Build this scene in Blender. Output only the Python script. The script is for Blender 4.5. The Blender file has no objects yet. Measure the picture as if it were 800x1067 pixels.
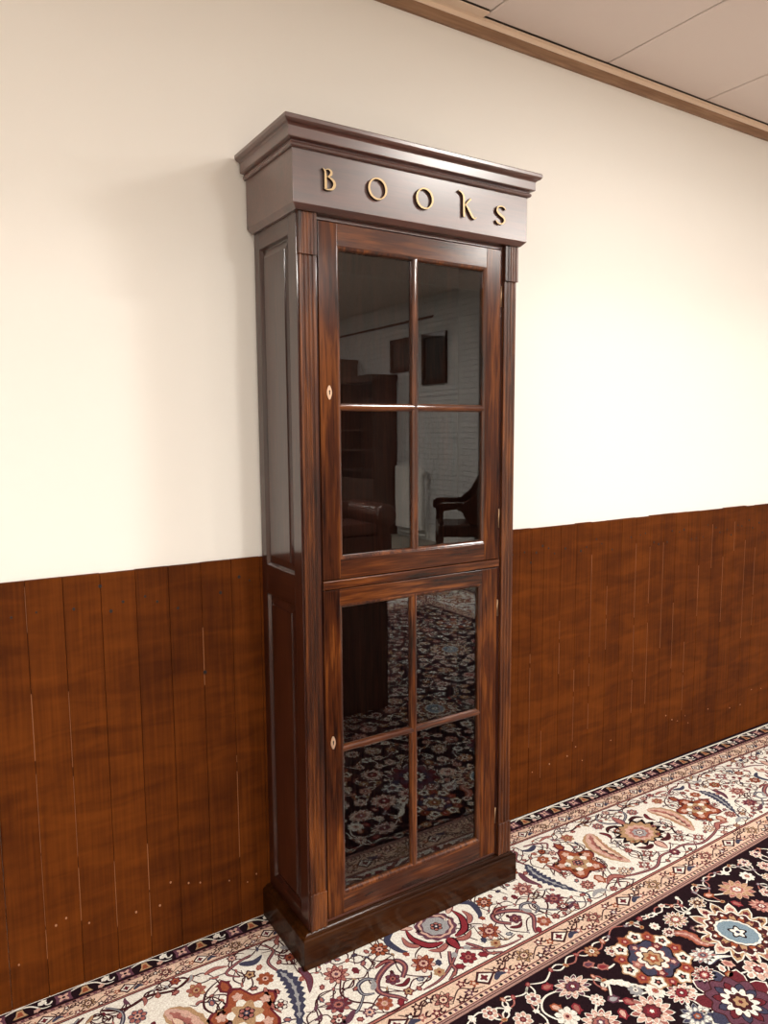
import bpy, bmesh, math, random
from mathutils import Vector, Matrix
SC = bpy.context.scene
COL = SC.collection
S = 1.08                      # metres per drawing unit for the bookcase, wall and rug
PI = math.pi
rnd = random.Random(7)

# ------------------------------------------------------------------ materials
def new_mat(name):
    m = bpy.data.materials.new(name); m.use_nodes = True
    nt = m.node_tree; b = nt.nodes['Principled BSDF']
    return m, nt, b

def plain(name, col, rough=0.6, metal=0.0, spec=0.5, bump=0.0, bscale=80.0, var=0.0):
    m, nt, b = new_mat(name)
    b.inputs['Base Color'].default_value = (*col, 1); b.inputs['Roughness'].default_value = rough
    b.inputs['Metallic'].default_value = metal; b.inputs['Specular IOR Level'].default_value = spec
    if bump or var:
        tc = nt.nodes.new('ShaderNodeTexCoord'); nz = nt.nodes.new('ShaderNodeTexNoise')
        nz.inputs['Scale'].default_value = bscale; nz.inputs['Detail'].default_value = 4
        nt.links.new(tc.outputs['Object'], nz.inputs['Vector'])
        if bump:
            bp = nt.nodes.new('ShaderNodeBump'); bp.inputs['Strength'].default_value = bump; bp.inputs['Distance'].default_value = 0.003
            nt.links.new(nz.outputs['Fac'], bp.inputs['Height']); nt.links.new(bp.outputs['Normal'], b.inputs['Normal'])
        if var:
            rp = nt.nodes.new('ShaderNodeValToRGB')
            rp.color_ramp.elements[0].position = .3; rp.color_ramp.elements[1].position = .7
            rp.color_ramp.elements[0].color = (*[c * (1 - var) for c in col], 1)
            rp.color_ramp.elements[1].color = (*[min(1, c * (1 + var)) for c in col], 1)
            nt.links.new(nz.outputs['Fac'], rp.inputs['Fac']); nt.links.new(rp.outputs['Color'], b.inputs['Base Color'])
    return m

def wood(name, dark, mid, light, axis='Z', rough=0.45, coat=0.6, coat_rough=0.12, grain=1.0, spec=0.15, bump=0.15, ior=1.5):
    m, nt, b = new_mat(name); N = nt.nodes; L = nt.links
    tc = N.new('ShaderNodeTexCoord'); mp = N.new('ShaderNodeMapping'); mp2 = N.new('ShaderNodeMapping')
    long_ = {'X': 0, 'Y': 1, 'Z': 2}[axis]
    sc = [38 * grain] * 3; sc[long_] = 2.2 * grain; mp.inputs['Scale'].default_value = sc
    sc = [7 * grain] * 3; sc[long_] = 1.3 * grain; mp2.inputs['Scale'].default_value = sc
    L.new(tc.outputs['Object'], mp.inputs['Vector']); L.new(tc.outputs['Object'], mp2.inputs['Vector'])
    n1 = N.new('ShaderNodeTexNoise'); n1.inputs['Scale'].default_value = 3; n1.inputs['Detail'].default_value = 6; n1.inputs['Distortion'].default_value = .6
    n2 = N.new('ShaderNodeTexNoise'); n2.inputs['Scale'].default_value = 1.4; n2.inputs['Detail'].default_value = 5; n2.inputs['Distortion'].default_value = 1.2
    L.new(mp.outputs['Vector'], n1.inputs['Vector']); L.new(mp2.outputs['Vector'], n2.inputs['Vector'])
    ad = N.new('ShaderNodeMath'); ad.operation = 'MULTIPLY_ADD'; ad.inputs[1].default_value = .45
    mu = N.new('ShaderNodeMath'); mu.operation = 'MULTIPLY'; mu.inputs[1].default_value = .55
    L.new(n2.outputs['Fac'], mu.inputs[0]); L.new(n1.outputs['Fac'], ad.inputs[0]); L.new(mu.outputs[0], ad.inputs[2])
    rp = N.new('ShaderNodeValToRGB'); e = rp.color_ramp.elements
    e[0].position = .36; e[0].color = (*dark, 1); e[1].position = .64; e[1].color = (*light, 1)
    x = e.new(.5); x.color = (*mid, 1)
    L.new(ad.outputs[0], rp.inputs['Fac']); L.new(rp.outputs['Color'], b.inputs['Base Color'])
    bp = N.new('ShaderNodeBump'); bp.inputs['Strength'].default_value = bump; bp.inputs['Distance'].default_value = .0012
    L.new(n1.outputs['Fac'], bp.inputs['Height']); L.new(bp.outputs['Normal'], b.inputs['Normal'])
    b.inputs['Roughness'].default_value = rough; b.inputs['Specular IOR Level'].default_value = spec
    b.inputs['Coat Weight'].default_value = coat; b.inputs['Coat Roughness'].default_value = coat_rough; b.inputs['Coat IOR'].default_value = ior
    return m

DR = ((.011, .0022, .0009), (.058, .0136, .0030), (.165, .048, .0090))
CA = ((.016, .0034, .0020), (.030, .0072, .0040), (.046, .0115, .006))
DK = ((.022, .006, .003), (.045, .012, .006), (.075, .02, .009))
M = {}
M['door_v'] = wood('door_wood_upright', *DR, axis='Z', coat_rough=.20, coat=.45, spec=.05)
M['door_h'] = wood('door_wood_level', *DR, axis='X', coat_rough=.20, coat=.9, spec=.05)
M['bar_v'] = wood('bar_wood_upright', *DR, axis='Z', coat=1, coat_rough=.11, bump=.04)
M['bar_h'] = wood('bar_wood_level', *DR, axis='X', coat=1, coat_rough=.11, bump=.04)
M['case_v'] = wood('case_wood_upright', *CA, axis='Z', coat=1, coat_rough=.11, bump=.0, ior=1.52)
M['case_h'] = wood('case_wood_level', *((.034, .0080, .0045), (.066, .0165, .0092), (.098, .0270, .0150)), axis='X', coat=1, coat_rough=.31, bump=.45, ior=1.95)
M['case_y'] = wood('case_wood_side', *CA, axis='Y', coat=1, coat_rough=.11, bump=.0, ior=1.52)
M['pil'] = wood('pilaster_wood', *DR, axis='Z', coat=.7, coat_rough=.28)
M['plinth'] = wood('plinth_wood', *((.010, .0026, .0006), (.024, .0066, .0014), (.044, .0135, .0028)), axis='X', coat=.28, coat_rough=.14, spec=.05)
M['inside'] = wood('inside_wood', *DK, axis='Z', coat=.1)
M['dark'] = wood('dark_wood', *DK, axis='Z', coat=.3)
M['midwood'] = wood('brown_wood', (.05, .022, .012), (.09, .04, .022), (.13, .06, .03), axis='Z', coat=.2)
M['brass'] = plain('letter_gold', (.46, .325, .175), .42, .5)
M['edge'] = plain('letter_edge', (.030, .014, .007), .6)
M['plate'] = plain('escutcheon_brass', (.66, .44, .30), .35, .6)
M['hinge'] = plain('hinge_brass', (.30, .19, .11), .4, .8)
M['black'] = plain('keyhole_black', (.004, .003, .003), .8)
M['wall'] = plain('cream_plaster', (.83, .805, .755), .75, spec=.25, bump=.16, bscale=11)
M['brick'] = None
M['tile'] = plain('ceiling_tile', (.75, .665, .625), .9, spec=.1, bump=.15, bscale=60)
M['tilegap'] = plain('ceiling_gap', (.10, .07, .05), .9)
M['trimface'] = wood('ceiling_trim_wood', (.23, .13, .08), (.30, .18, .11), (.37, .23, .145), axis='X', coat=.1, rough=.5)
M['trimlip'] = plain('ceiling_trim_lip', (.84, .68, .54), .6)
M['floor'] = plain('floor_beige', (.33, .29, .235), .7, bump=.2, bscale=200)

def glass_mat():
    m, nt, b = new_mat('clear_glass')
    b.inputs['Base Color'].default_value = (.93, .95, .94, 1); b.inputs['Roughness'].default_value = 0.0
    b.inputs['IOR'].default_value = 1.52; b.inputs['Transmission Weight'].default_value = 1.0
    return m
M['glass'] = glass_mat()

def wainscot_mat():
    m, nt, b = new_mat('stained_boards'); N = nt.nodes; L = nt.links
    tc = N.new('ShaderNodeTexCoord')
    def noise(scale, vec, det=5, dist=0.0):
        mp = N.new('ShaderNodeMapping'); mp.inputs['Scale'].default_value = vec
        n = N.new('ShaderNodeTexNoise'); n.inputs['Scale'].default_value = scale; n.inputs['Detail'].default_value = det; n.inputs['Distortion'].default_value = dist
        L.new(tc.outputs['Object'], mp.inputs['Vector']); L.new(mp.outputs['Vector'], n.inputs['Vector']); return n.outputs['Fac']
    grain = noise(3, (45, 45, 1.5)); band = noise(2.2, (2.2, 2.2, 9), 4, .7); cloud = noise(3.2, (1, 1, 1), 6, .3)
    at = N.new('ShaderNodeAttribute'); at.attribute_name = 'tone'
    def mad(a, k, c):
        n = N.new('ShaderNodeMath'); n.operation = 'MULTIPLY_ADD'; n.inputs[1].default_value = k
        L.new(a, n.inputs[0])
        if isinstance(c, float): n.inputs[2].default_value = c
        else: L.new(c, n.inputs[2])
        return n.outputs[0]
    f = mad(grain, .30, 0.0); f = mad(band, .42, f); f = mad(cloud, .34, f); f = mad(at.outputs['Fac'], .07, f)
    rp = N.new('ShaderNodeValToRGB'); e = rp.color_ramp.elements
    e[0].position = .36; e[0].color = (.030, .0060, .0007, 1); e[1].position = .80; e[1].color = (.145, .036, .0036, 1)
    x = e.new(.56); x.color = (.078, .0178, .0017, 1)
    L.new(f, rp.inputs['Fac']); L.new(rp.outputs['Color'], b.inputs['Base Color'])
    b.inputs['Roughness'].default_value = .65; b.inputs['Specular IOR Level'].default_value = .08
    b.inputs['Coat Weight'].default_value = .0; b.inputs['Coat Roughness'].default_value = .3
    bp = N.new('ShaderNodeBump'); bp.inputs['Strength'].default_value = .25; bp.inputs['Distance'].default_value = .002
    L.new(band, bp.inputs['Height']); L.new(bp.outputs['Normal'], b.inputs['Normal'])
    return m
M['boards'] = wainscot_mat()
M['worn'] = plain('worn_joint_wood', (.22, .075, .020), .6)
M['nail'] = plain('nail_hole', (.012, .005, .003), .8)
M['nailworn'] = plain('nail_filler', (.33, .15, .07), .6)

def brick_mat():
    m, nt, b = new_mat('white_painted_brick'); N = nt.nodes; L = nt.links
    b.inputs['Base Color'].default_value = (.66, .65, .64, 1); b.inputs['Roughness'].default_value = .6
    tc = N.new('ShaderNodeTexCoord'); sp = N.new('ShaderNodeSeparateXYZ'); cb = N.new('ShaderNodeCombineXYZ')
    L.new(tc.outputs['Object'], sp.inputs[0]); L.new(sp.outputs['Y'], cb.inputs['X']); L.new(sp.outputs['Z'], cb.inputs['Y'])
    br = N.new('ShaderNodeTexBrick'); br.inputs['Scale'].default_value = 1; br.inputs['Brick Width'].default_value = .22
    br.inputs['Row Height'].default_value = .07; br.inputs['Mortar Size'].default_value = .010; br.inputs['Mortar Smooth'].default_value = .6
    L.new(cb.outputs[0], br.inputs['Vector'])
    bp = N.new('ShaderNodeBump'); bp.invert = True; bp.inputs['Strength'].default_value = 1; bp.inputs['Distance'].default_value = .02
    L.new(br.outputs['Fac'], bp.inputs['Height']); L.new(bp.outputs['Normal'], b.inputs['Normal'])
    return m
M['brick'] = brick_mat()

# ------------------------------------------------------------------ mesh helpers
class MB:
    def __init__(s): s.v = []; s.f = []; s.m = []; s.sm = []
    def quad(s, pts, mi=0, smooth=False):
        n = len(s.v); s.v += [tuple(p) for p in pts]; s.f.append(tuple(range(n, n + len(pts)))); s.m.append(mi); s.sm.append(smooth)
    def box(s, x0, x1, y0, y1, z0, z1, mi=0):
        n = len(s.v)
        s.v += [(x0, y0, z0), (x1, y0, z0), (x1, y1, z0), (x0, y1, z0), (x0, y0, z1), (x1, y0, z1), (x1, y1, z1), (x0, y1, z1)]
        for f in ((0, 3, 2, 1), (4, 5, 6, 7), (0, 1, 5, 4), (1, 2, 6, 5), (2, 3, 7, 6), (3, 0, 4, 7)):
            s.f.append(tuple(n + i for i in f)); s.m.append(mi); s.sm.append(False)
    def prism(s, poly, a0, a1, axis='z', mi=0, smooth=False):
        """closed 2D outline extruded along an axis. z: (x,y); y: (x,z); x: (y,z)"""
        def P(p, a): return {'z': (p[0], p[1], a), 'y': (p[0], a, p[1]), 'x': (a, p[0], p[1])}[axis]
        n = len(s.v); k = len(poly)
        s.v += [P(p, a0) for p in poly] + [P(p, a1) for p in poly]
        for i in range(k):
            j = (i + 1) % k; s.f.append((n + i, n + j, n + k + j, n + k + i)); s.m.append(mi); s.sm.append(smooth)
        s.f.append(tuple(n + i for i in range(k - 1, -1, -1))); s.m.append(mi); s.sm.append(False)
        s.f.append(tuple(n + k + i for i in range(k))); s.m.append(mi); s.sm.append(False)
    def loft(s, rings, mi=0, closed=True, caps=True, smooth=True):
        n = len(s.v); k = len(rings[0])
        for r in rings: s.v += [tuple(p) for p in r]
        for a in range(len(rings) - 1):
            for i in range(k if closed else k - 1):
                j = (i + 1) % k
                s.f.append((n + a * k + i, n + a * k + j, n + (a + 1) * k + j, n + (a + 1) * k + i)); s.m.append(mi); s.sm.append(smooth)
        if caps:
            s.f.append(tuple(n + i for i in range(k - 1, -1, -1))); s.m.append(mi); s.sm.append(False)
            o = n + (len(rings) - 1) * k
            s.f.append(tuple(o + i for i in range(k))); s.m.append(mi); s.sm.append(False)
    def lathe(s, prof, cx=0, cy=0, n=20, mi=0):
        s.loft([[(cx + r * math.cos(2 * PI * i / n), cy + r * math.sin(2 * PI * i / n), z) for i in range(n)] for r, z in prof], mi)
    def tube(s, pts, r, n=10, mi=0):
        pts = [Vector(p) for p in pts]; rings = []
        for i, p in enumerate(pts):
            t = (pts[min(i + 1, len(pts) - 1)] - pts[max(i - 1, 0)]).normalized()
            a = t.cross(Vector((0, 0, 1)) if abs(t.z) < .9 else Vector((1, 0, 0))).normalized(); b = t.cross(a)
            rr = r[i] if isinstance(r, (list, tuple)) else r
            rings.append([p + a * rr * math.cos(2 * PI * k / n) + b * rr * math.sin(2 * PI * k / n) for k in range(n)])
        s.loft(rings, mi)
    def ring_u(s, prof, x0, x1, yf, yb, mi=0):
        """moulding swept round left side, front and right side; prof = closed list of (outward offset, z)"""
        n = len(s.v); k = len(prof); cols = []
        for st in range(4):
            for o, z in prof:
                s.v.append({0: (x0 - o, yb, z), 1: (x0 - o, yf - o, z), 2: (x1 + o, yf - o, z), 3: (x1 + o, yb, z)}[st])
        for a in range(3):
            for i in range(k):
                j = (i + 1) % k
                s.f.append((n + a * k + i, n + (a + 1) * k + i, n + (a + 1) * k + j, n + a * k + j)); s.m.append(mi); s.sm.append(False)
        s.f.append(tuple(n + i for i in range(k))); s.m.append(mi); s.sm.append(False)
        s.f.append(tuple(n + 3 * k + i for i in range(k - 1, -1, -1))); s.m.append(mi); s.sm.append(False)
    def frame_ring(s, a0, a1, b0, b1, prof, plane='xz', mi=0):
        """mitred moulding round a rectangular opening; prof = open list of (inset, depth)"""
        rows = []
        for d, y in prof:
            c = [(a0 + d, b0 + d), (a1 - d, b0 + d), (a1 - d, b1 - d), (a0 + d, b1 - d)]
            rows.append([(p[0], y, p[1]) if plane == 'xz' else (y, p[0], p[1]) for p in c])
        s.loft(rows, mi, closed=True, caps=False, smooth=False)
    def obj(s, name, mats, parent=None, scale=1.0, bevel=0.0, seg=2, loc=None, link=True, recalc=True):
        me = bpy.data.meshes.new(name)
        me.from_pydata([(x * scale, y * scale, z * scale) for x, y, z in s.v], [], s.f)
        if not isinstance(mats, (list, tuple)): mats = [mats]
        for m in mats: me.materials.append(m)
        me.polygons.foreach_set('material_index', s.m); me.polygons.foreach_set('use_smooth', s.sm)
        if recalc:
            bm = bmesh.new(); bm.from_mesh(me); bmesh.ops.recalc_face_normals(bm, faces=bm.faces); bm.to_mesh(me); bm.free()
        me.update()
        o = bpy.data.objects.new(name, me); COL.objects.link(o)
        if parent: o.parent = parent
        if loc: o.location = loc
        if bevel:
            md = o.modifiers.new('edge', 'BEVEL'); md.width = bevel * scale; md.segments = seg; md.limit_method = 'ANGLE'; md.angle_limit = math.radians(40)
            md.harden_normals = False
        return o

def tag(o, label=None, cat=None, group=None, kind=None):
    if label: o['label'] = label
    if cat: o['category'] = cat
    if group: o['group'] = group
    if kind: o['kind'] = kind
    return o
def empty(name, loc=(0, 0, 0), rz=0):
    o = bpy.data.objects.new(name, None); COL.objects.link(o); o.location = loc; o.rotation_euler = (0, 0, rz); o.empty_display_size = .1
    return o
def catmull(pts, n=8):
    out = []
    for i in range(len(pts) - 1):
        p0 = pts[max(i - 1, 0)]; p1 = pts[i]; p2 = pts[i + 1]; p3 = pts[min(i + 2, len(pts) - 1)]
        for k in range(n):
            t = k / n
            out.append(tuple(.5 * (2 * b + (c - a) * t + (2 * a - 5 * b + 4 * c - d) * t * t + (3 * b - a - 3 * c + d) * t ** 3) for a, b, c, d in zip(p0, p1, p2, p3)))
    out.append(tuple(pts[-1])); return out
def ribbon(pts, w):
    """outline of a stroke; w = width per point or one width"""
    n = len(pts); L_, R_ = [], []
    for i in range(n):
        a = pts[max(i - 1, 0)]; b = pts[min(i + 1, n - 1)]
        dx, dy = b[0] - a[0], b[1] - a[1]; d = math.hypot(dx, dy) or 1e-9
        ww = (w[i] if isinstance(w, (list, tuple)) else w) / 2
        L_.append((pts[i][0] - dy / d * ww, pts[i][1] + dx / d * ww)); R_.append((pts[i][0] + dy / d * ww, pts[i][1] - dx / d * ww))
    return L_, R_

# ------------------------------------------------------------------ room shell (metres)
XL, XR, YF, ZC, ZH = -3.6, 5.1, -12.0, 2.66 * S, 3.3
YSTEP = -4.25
def struct(name, mb, mat, **k): return tag(mb.obj(name, mat, **k), kind='structure')
b = MB(); b.box(XL - .1, XR + .1, 0, .1, -.1, ZH + .1); struct('wall_back', b, M['wall'])
b = MB(); b.box(XR, XR + .1, YF, 0, -.1, ZH + .1); struct('wall_right', b, M['brick'])
b = MB(); b.box(XL - .1, XL, YF, 0, -.1, ZH + .1); struct('wall_left', b, M['wall'])
b = MB(); b.box(XL - .1, XR + .1, YF - .1, YF, -.1, ZH + .1); struct('wall_front', b, M['wall'])
b = MB(); b.box(XL, XR, YF, 0, -.1, -.013); struct('floor', b, M['floor'])
# ceiling: lay-in tiles near the wall, a higher plain ceiling further into the room
b = MB(); tx0 = 1.459 - .6 * 9; g = .003
xs = [XL] + [x for x in [1.459 + .6 * k for k in range(-9, 8)] if XL < x < XR] + [XR]
ys = [-.0235 * S] + [-.62 - .6 * k for k in range(0, 7)] ; ys = [y for y in ys if y > YSTEP] + [YSTEP]
for i in range(len(xs) - 1):
    for j in range(len(ys) - 1):
        y_hi = ys[j] - (.036 if (j == 0 and xs[i + 1] < .87) else 0)
        x0, x1, y0, y1 = xs[i] + g, xs[i + 1] - g, ys[j + 1] + g, y_hi - g; c = .006
        b.loft([[(x0, y0, ZC + .012), (x1, y0, ZC + .012), (x1, y1, ZC + .012), (x0, y1, ZC + .012)],
                [(x0, y0, ZC + .003), (x1, y0, ZC + .003), (x1, y1, ZC + .003), (x0, y1, ZC + .003)],
                [(x0 + c, y0 + c, ZC), (x1 - c, y0 + c, ZC), (x1 - c, y1 - c, ZC), (x0 + c, y1 - c, ZC)]], 0, smooth=False)
b.box(XL, XR, YSTEP, 0, ZC + .012, ZC + .05, 1)
struct('ceiling', b, [M['tile'], M['tilegap']])
b = MB(); b.box(XL, XR, YF, YSTEP, ZH, ZH + .1); struct('ceiling_high', b, M['tile']).name = 'ceiling.001'
b = MB(); b.box(XL, XR, YSTEP - .05, YSTEP, ZC, ZH); struct('trim_1', b, M['wall'])
# wooden strip and lip where the wall meets the ceiling
b = MB()
b.prism([(0, 2.609), (-.009, 2.6095), (-.012, 2.613), (-.012, 2.6405), (0, 2.6405)], XL / S, XR / S, 'x', 0)
b.prism([(0, 2.6405), (-.0135, 2.6405), (-.0145, 2.642), (-.0145, 2.6545), (-.024, 2.6555), (-.024, 2.658), (0, 2.658)], XL / S, XR / S, 'x', 1)
b.prism([(-.0245, 2.6555), (-.056, 2.6555), (-.056, 2.659), (-.0245, 2.659)], XL / S, .79, 'x', 1)
struct('trim_2', b, [M['trimface'], M['trimlip']], scale=S)

# boarded dado along the wall
HW = 1.0537; YW = -.012
left = [-.0656 - .0843 * k for k in range(0, 40)][::-1]
left = [-.0656, -.1493, -.2356, -.3185, -.4031, -.489, -.5715] + [-.5715 - .0835 * k for k in range(1, 34)]
right = [.9841, 1.0402, 1.1, 1.1846, 1.2652, 1.3469, 1.4351, 1.5131, 1.5975, 1.6818, 1.7656, 1.8427, 1.9253, 2.0037, 2.0911, 2.1742, 2.2525, 2.3366, 2.4155] + [2.4155 + .082 * k for k in range(1, 29)]
edges = sorted([x for x in left if x > XL / S] + [.0180, .1, .182, .264, .346, .428, .51, .592, .674, .748, .823, .897] + [x for x in right if x < XR / S])
edges = [XL / S] + edges + [XR / S]
b = MB(); tones = []; r1 = random.Random(3)
for x0, x1 in zip(edges[:-1], edges[1:]):
    top = HW + r1.uniform(-.0022, .0016); g = .0005; c = .0008; yf = YW + r1.uniform(-.0003, .0003)
    nf = len(b.f)
    pr = [(x0 + g, 0), (x0 + g, yf + c), (x0 + g + c, yf), (x1 - g - c, yf), (x1 - g, yf + c), (x1 - g, 0)]
    b.prism(pr, -.013, top, 'z', 0)
    tones += [r1.random()] * (len(b.f) - nf)
def sliver(x, z0, z1, mi=1, w=.0017, y=YW - .0007):
    z = z0
    while z < z1:
        zz = min(z1, z + r1.uniform(.06, .22)); ww = w * r1.uniform(.5, 1.1)
        b.box(x - ww / 2, x + ww / 2, y, YW + .004, z, zz, mi); tones.append(.5); tones.extend([.5] * 5)
        z = zz + (r1.uniform(.005, .04) if r1.random() < .5 else 0)
for x, z0, z1 in [(-.5715, .10, .78), (-.5715, .93, 1.04), (-.489, .17, .77), (-.1493, .72, .88), (-.3185, .06, .32), (-.0656, .2, .5), (-.4031, .12, .3),
                  (1.3469, .42, .93), (1.3469, .25, .37), (1.4351, .55, .80), (1.5975, .26, .95), (1.6818, .28, .62), (1.7656, .5, .94), (1.6818, .7, .93), (1.8427, .40, .68), (2.0037, .6, .82), (2.0911, .80, .99), (2.1742, .55, .86),
                  (2.2525, .86, .99), (2.3366, .45, .9), (2.4155, .5, .86), (1.0402, .25, .6), (1.1846, .5, .7), (1.2652, .22, .5), (1.9253, .2, .5), (1.1, .12, .3)]:
    sliver(x, z0, z1)
def nail(x, z, r, mi):
    n = 10; ps = [(x + r * math.cos(2 * PI * k / n), z + r * 1.15 * math.sin(2 * PI * k / n)) for k in range(n)]
    k0 = len(b.f); b.prism(ps, YW - .0013, YW + .003, 'y', mi); tones.extend([.5] * (len(b.f) - k0))
for k, x in enumerate(edges[1:-1]):
    for dx in (.022, .052):
        if r1.random() < .75:
            nail(x + dx, .965 + .022 * math.sin(k * 2.1 + dx * 50) + r1.uniform(-.02, .02), r1.uniform(.0022, .0042), 2)
        if r1.random() < .55:
            nail(x + dx + r1.uniform(-.006, .006), .155 + .03 * math.sin(k * 1.7 + dx * 50) + r1.uniform(-.02, .02), r1.uniform(.0014, .0028), 3)
nail(-.404, 1.022, .0042, 2); nail(-.1475, .755, .0048, 2); nail(-.148, .752, .0022, 3)
o = struct('trim_3', b, [M['boards'], M['worn'], M['nail'], M['nailworn']], scale=S)
at = o.data.attributes.new('tone', 'FLOAT', 'FACE')
at.data.foreach_set('value', tones)

# ------------------------------------------------------------------ the bookcase
root = tag(empty('bookcase', (0, 0, 0)), 'tall narrow dark mahogany glazed bookcase with gold BOOKS letters, against the wall', 'bookcase')
YB = YW - .003                      # back of the case
XA, XB = .024, .717                 # case sides
YFF = -.262                         # face frame front
def part(mb, name, mats, parent=root, bevel=.0008, **k): return mb.obj(name, mats, parent, scale=S, bevel=bevel, **k)

b = MB()
b.ring_u([(-.05, 0), (0, 0), (0, .0785), (-.0008, .0812), (-.0026, .0836), (-.0052, .0848), (-.0090, .0852), (-.0094, .0872), (-.0108, .0896), (-.0132, .0915), (-.0165, .0925), (-.05, .0935)], 0, .7326, -.2857, YB)
b.box(.045, .69, -.245, YB, .01, .09)
part(b, 'plinth', M['plinth'])
# carcass: framed and fielded left side, plain right side, back, bottom, top
b = MB(); t = .018
yo0, yo1 = -.046, -.222
for z0, z1 in ((.0935, .128), (.958, 1.0365), (1.870, 1.93)): b.box(XA, XA + t, yo1, yo0, z0, z1, 1)
b.box(XA, XA + t, YFF - .004, yo1, .0935, 1.93); b.box(XA, XA + t, yo0, YB, .0935, 1.93)
for z0, z1 in ((.128, .958), (1.0365, 1.870)):
    X = XA
    b.frame_ring(yo1, yo0, z0, z1, [(0, X), (.0015, X + .0006), (.0055, X + .009), (.008, X + .0095), (.0275, X + .0045), (.0275, X + .0015), (.029, X + .001)], 'yz', 0)
    i = .029; b.quad([(X + .001, yo1 + i, z0 + i), (X + .001, yo0 - i, z0 + i), (X + .001, yo0 - i, z1 - i), (X + .001, yo1 + i, z1 - i)], 0)
    b.box(XA + .011, XA + t, yo1, yo0, z0, z1, 0)
b.box(XB - t, XB, YFF - .004, YB, .0935, 1.93)
part(b, 'carcass', [M['case_v'], M['case_y']], bevel=.0007)
b = MB(); b.box(XA + t, XB - t, YB - .008, YB, .0935, 1.93); part(b, 'back_panel', M['inside'], bevel=0)
for z in (.105, .998, 1.915):
    b = MB(); b.box(XA + t + .001, XB - t - .001, -.238, YB - .009, z - .009, z + .009); part(b, 'shelf', M['inside'], bevel=.001)
# face frame
b = MB()
b.box(XA + .001, .081, YFF, -.243, .0935, 1.93, 0); b.box(.664, XB - .001, YFF, -.243, .0935, 1.93, 0)
b.box(.081, .664, YFF, -.243, 1.9035, 1.93, 1); b.box(.081, .664, YFF, -.243, .0935, .1005, 1)
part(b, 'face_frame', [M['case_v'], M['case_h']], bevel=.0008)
b = MB(); b.prism([(-.243, .9965), (-.2665, .9965), (-.2690, .9985), (-.2690, 1.0175), (-.2670, 1.0195), (-.243, 1.0195)], .0815, .6635, 'x'); part(b, 'middle_rail', M['door_h'], bevel=.0006)
# frieze, cornice
b = MB()
b.ring_u([(-.03, 1.913), (-.012, 1.913), (0, 1.925), (0, 2.0465), (-.03, 2.0465)], .005, .7306, -.2944, YB)
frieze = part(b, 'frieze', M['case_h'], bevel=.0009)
b = MB()
b.ring_u([(-.04, 2.0455), (.0045, 2.0455), (.0075, 2.048), (.0085, 2.0515), (.0075, 2.0548), (.0045, 2.0565), (.0045, 2.0590), (.0150, 2.0620), (.0160, 2.0640), (.0160, 2.0850),
          (.0195, 2.0885), (.0245, 2.0905), (.0275, 2.0935), (.0295, 2.0965), (.0295, 2.1045), (.0270, 2.1067), (-.04, 2.1067)], .005, .7306, -.2944, YB)
b.box(.043, .693, -.257, YB, 2.088, 2.1065)
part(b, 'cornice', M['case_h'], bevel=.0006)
# gold letters
def face_gold(b):
    for i, f in enumerate(b.f):
        if all(b.v[k][1] < -.298 for k in f): b.m[i] = 0
def letter(strokes):
    b = MB()
    for pts, w in strokes:
        if len(pts) > 2:
            n0 = len(pts); P_ = catmull(pts, 6)
            if isinstance(w, (list, tuple)):
                W = []
                for i in range(n0 - 1): W += [w[i] + (w[i + 1] - w[i]) * k / 6 for k in range(6)]
                w = W + [w[-1]]
        else: P_ = pts
        L_, R_ = ribbon(P_, w); y0, y1 = -.3015, -.2935
        rings = [[(l[0], y1, l[1]), (l[0], y0, l[1]), (r[0], y0, r[1]), (r[0], y1, r[1])] for l, r in zip(L_, R_)]
        b.loft(rings, 1, closed=True, caps=True, smooth=False)
    face_gold(b); part(b, 'letter', [M['brass'], M['edge']], frieze, bevel=.0003, seg=1)
def ell(cx, cz, rx, rz, wv, wh, tilt=.35, n=40):
    P_, W = [], []
    for k in range(n + 1):
        a = 2 * PI * k / n; P_.append((cx + rx * math.cos(a), cz + rz * math.sin(a)))
        W.append(wh + (wv - wh) * abs(math.cos(a - tilt)) ** 1.3)
    return P_, W
def rawstrokes(items):
    b = MB(); y0, y1 = -.3015, -.2935
    for P_, W in items:
        L_, R_ = ribbon(P_, W)
        # close the loop cleanly
        L_[0] = L_[-1] = ((L_[0][0] + L_[-1][0]) / 2, (L_[0][1] + L_[-1][1]) / 2); R_[0] = R_[-1] = ((R_[0][0] + R_[-1][0]) / 2, (R_[0][1] + R_[-1][1]) / 2)
        b.loft([[(l[0], y1, l[1]), (l[0], y0, l[1]), (r[0], y0, r[1]), (r[0], y1, r[1])] for l, r in zip(L_, R_)], 1, caps=False, smooth=False)
    face_gold(b); part(b, 'letter', [M['brass'], M['edge']], frieze, bevel=.0003, seg=1)
letter([([(.0800, 2.0100), (.0862, 2.0030), (.0872, 1.9920), (.0874, 1.9630)], [.0012, .0050, .0066, .0070]),
        ([(.0868, 2.0062), (.0950, 2.0090), (.1022, 2.0052), (.1020, 1.9985), (.0960, 1.9935), (.0900, 1.9915)], [.002, .0028, .0062, .0066, .003, .002]),
        ([(.0900, 1.9922), (.1000, 1.9900), (.1088, 1.9838), (.1108, 1.9755), (.1062, 1.9672), (.0980, 1.9636), (.0868, 1.9632)], [.002, .004, .0070, .0080, .0060, .0036, .003])])
rawstrokes([ell(.2313, 1.9872, .0248, .0243, .0062, .0034)])
rawstrokes([ell(.3728, 1.9865, .0248, .0243, .0062, .0034)])
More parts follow.
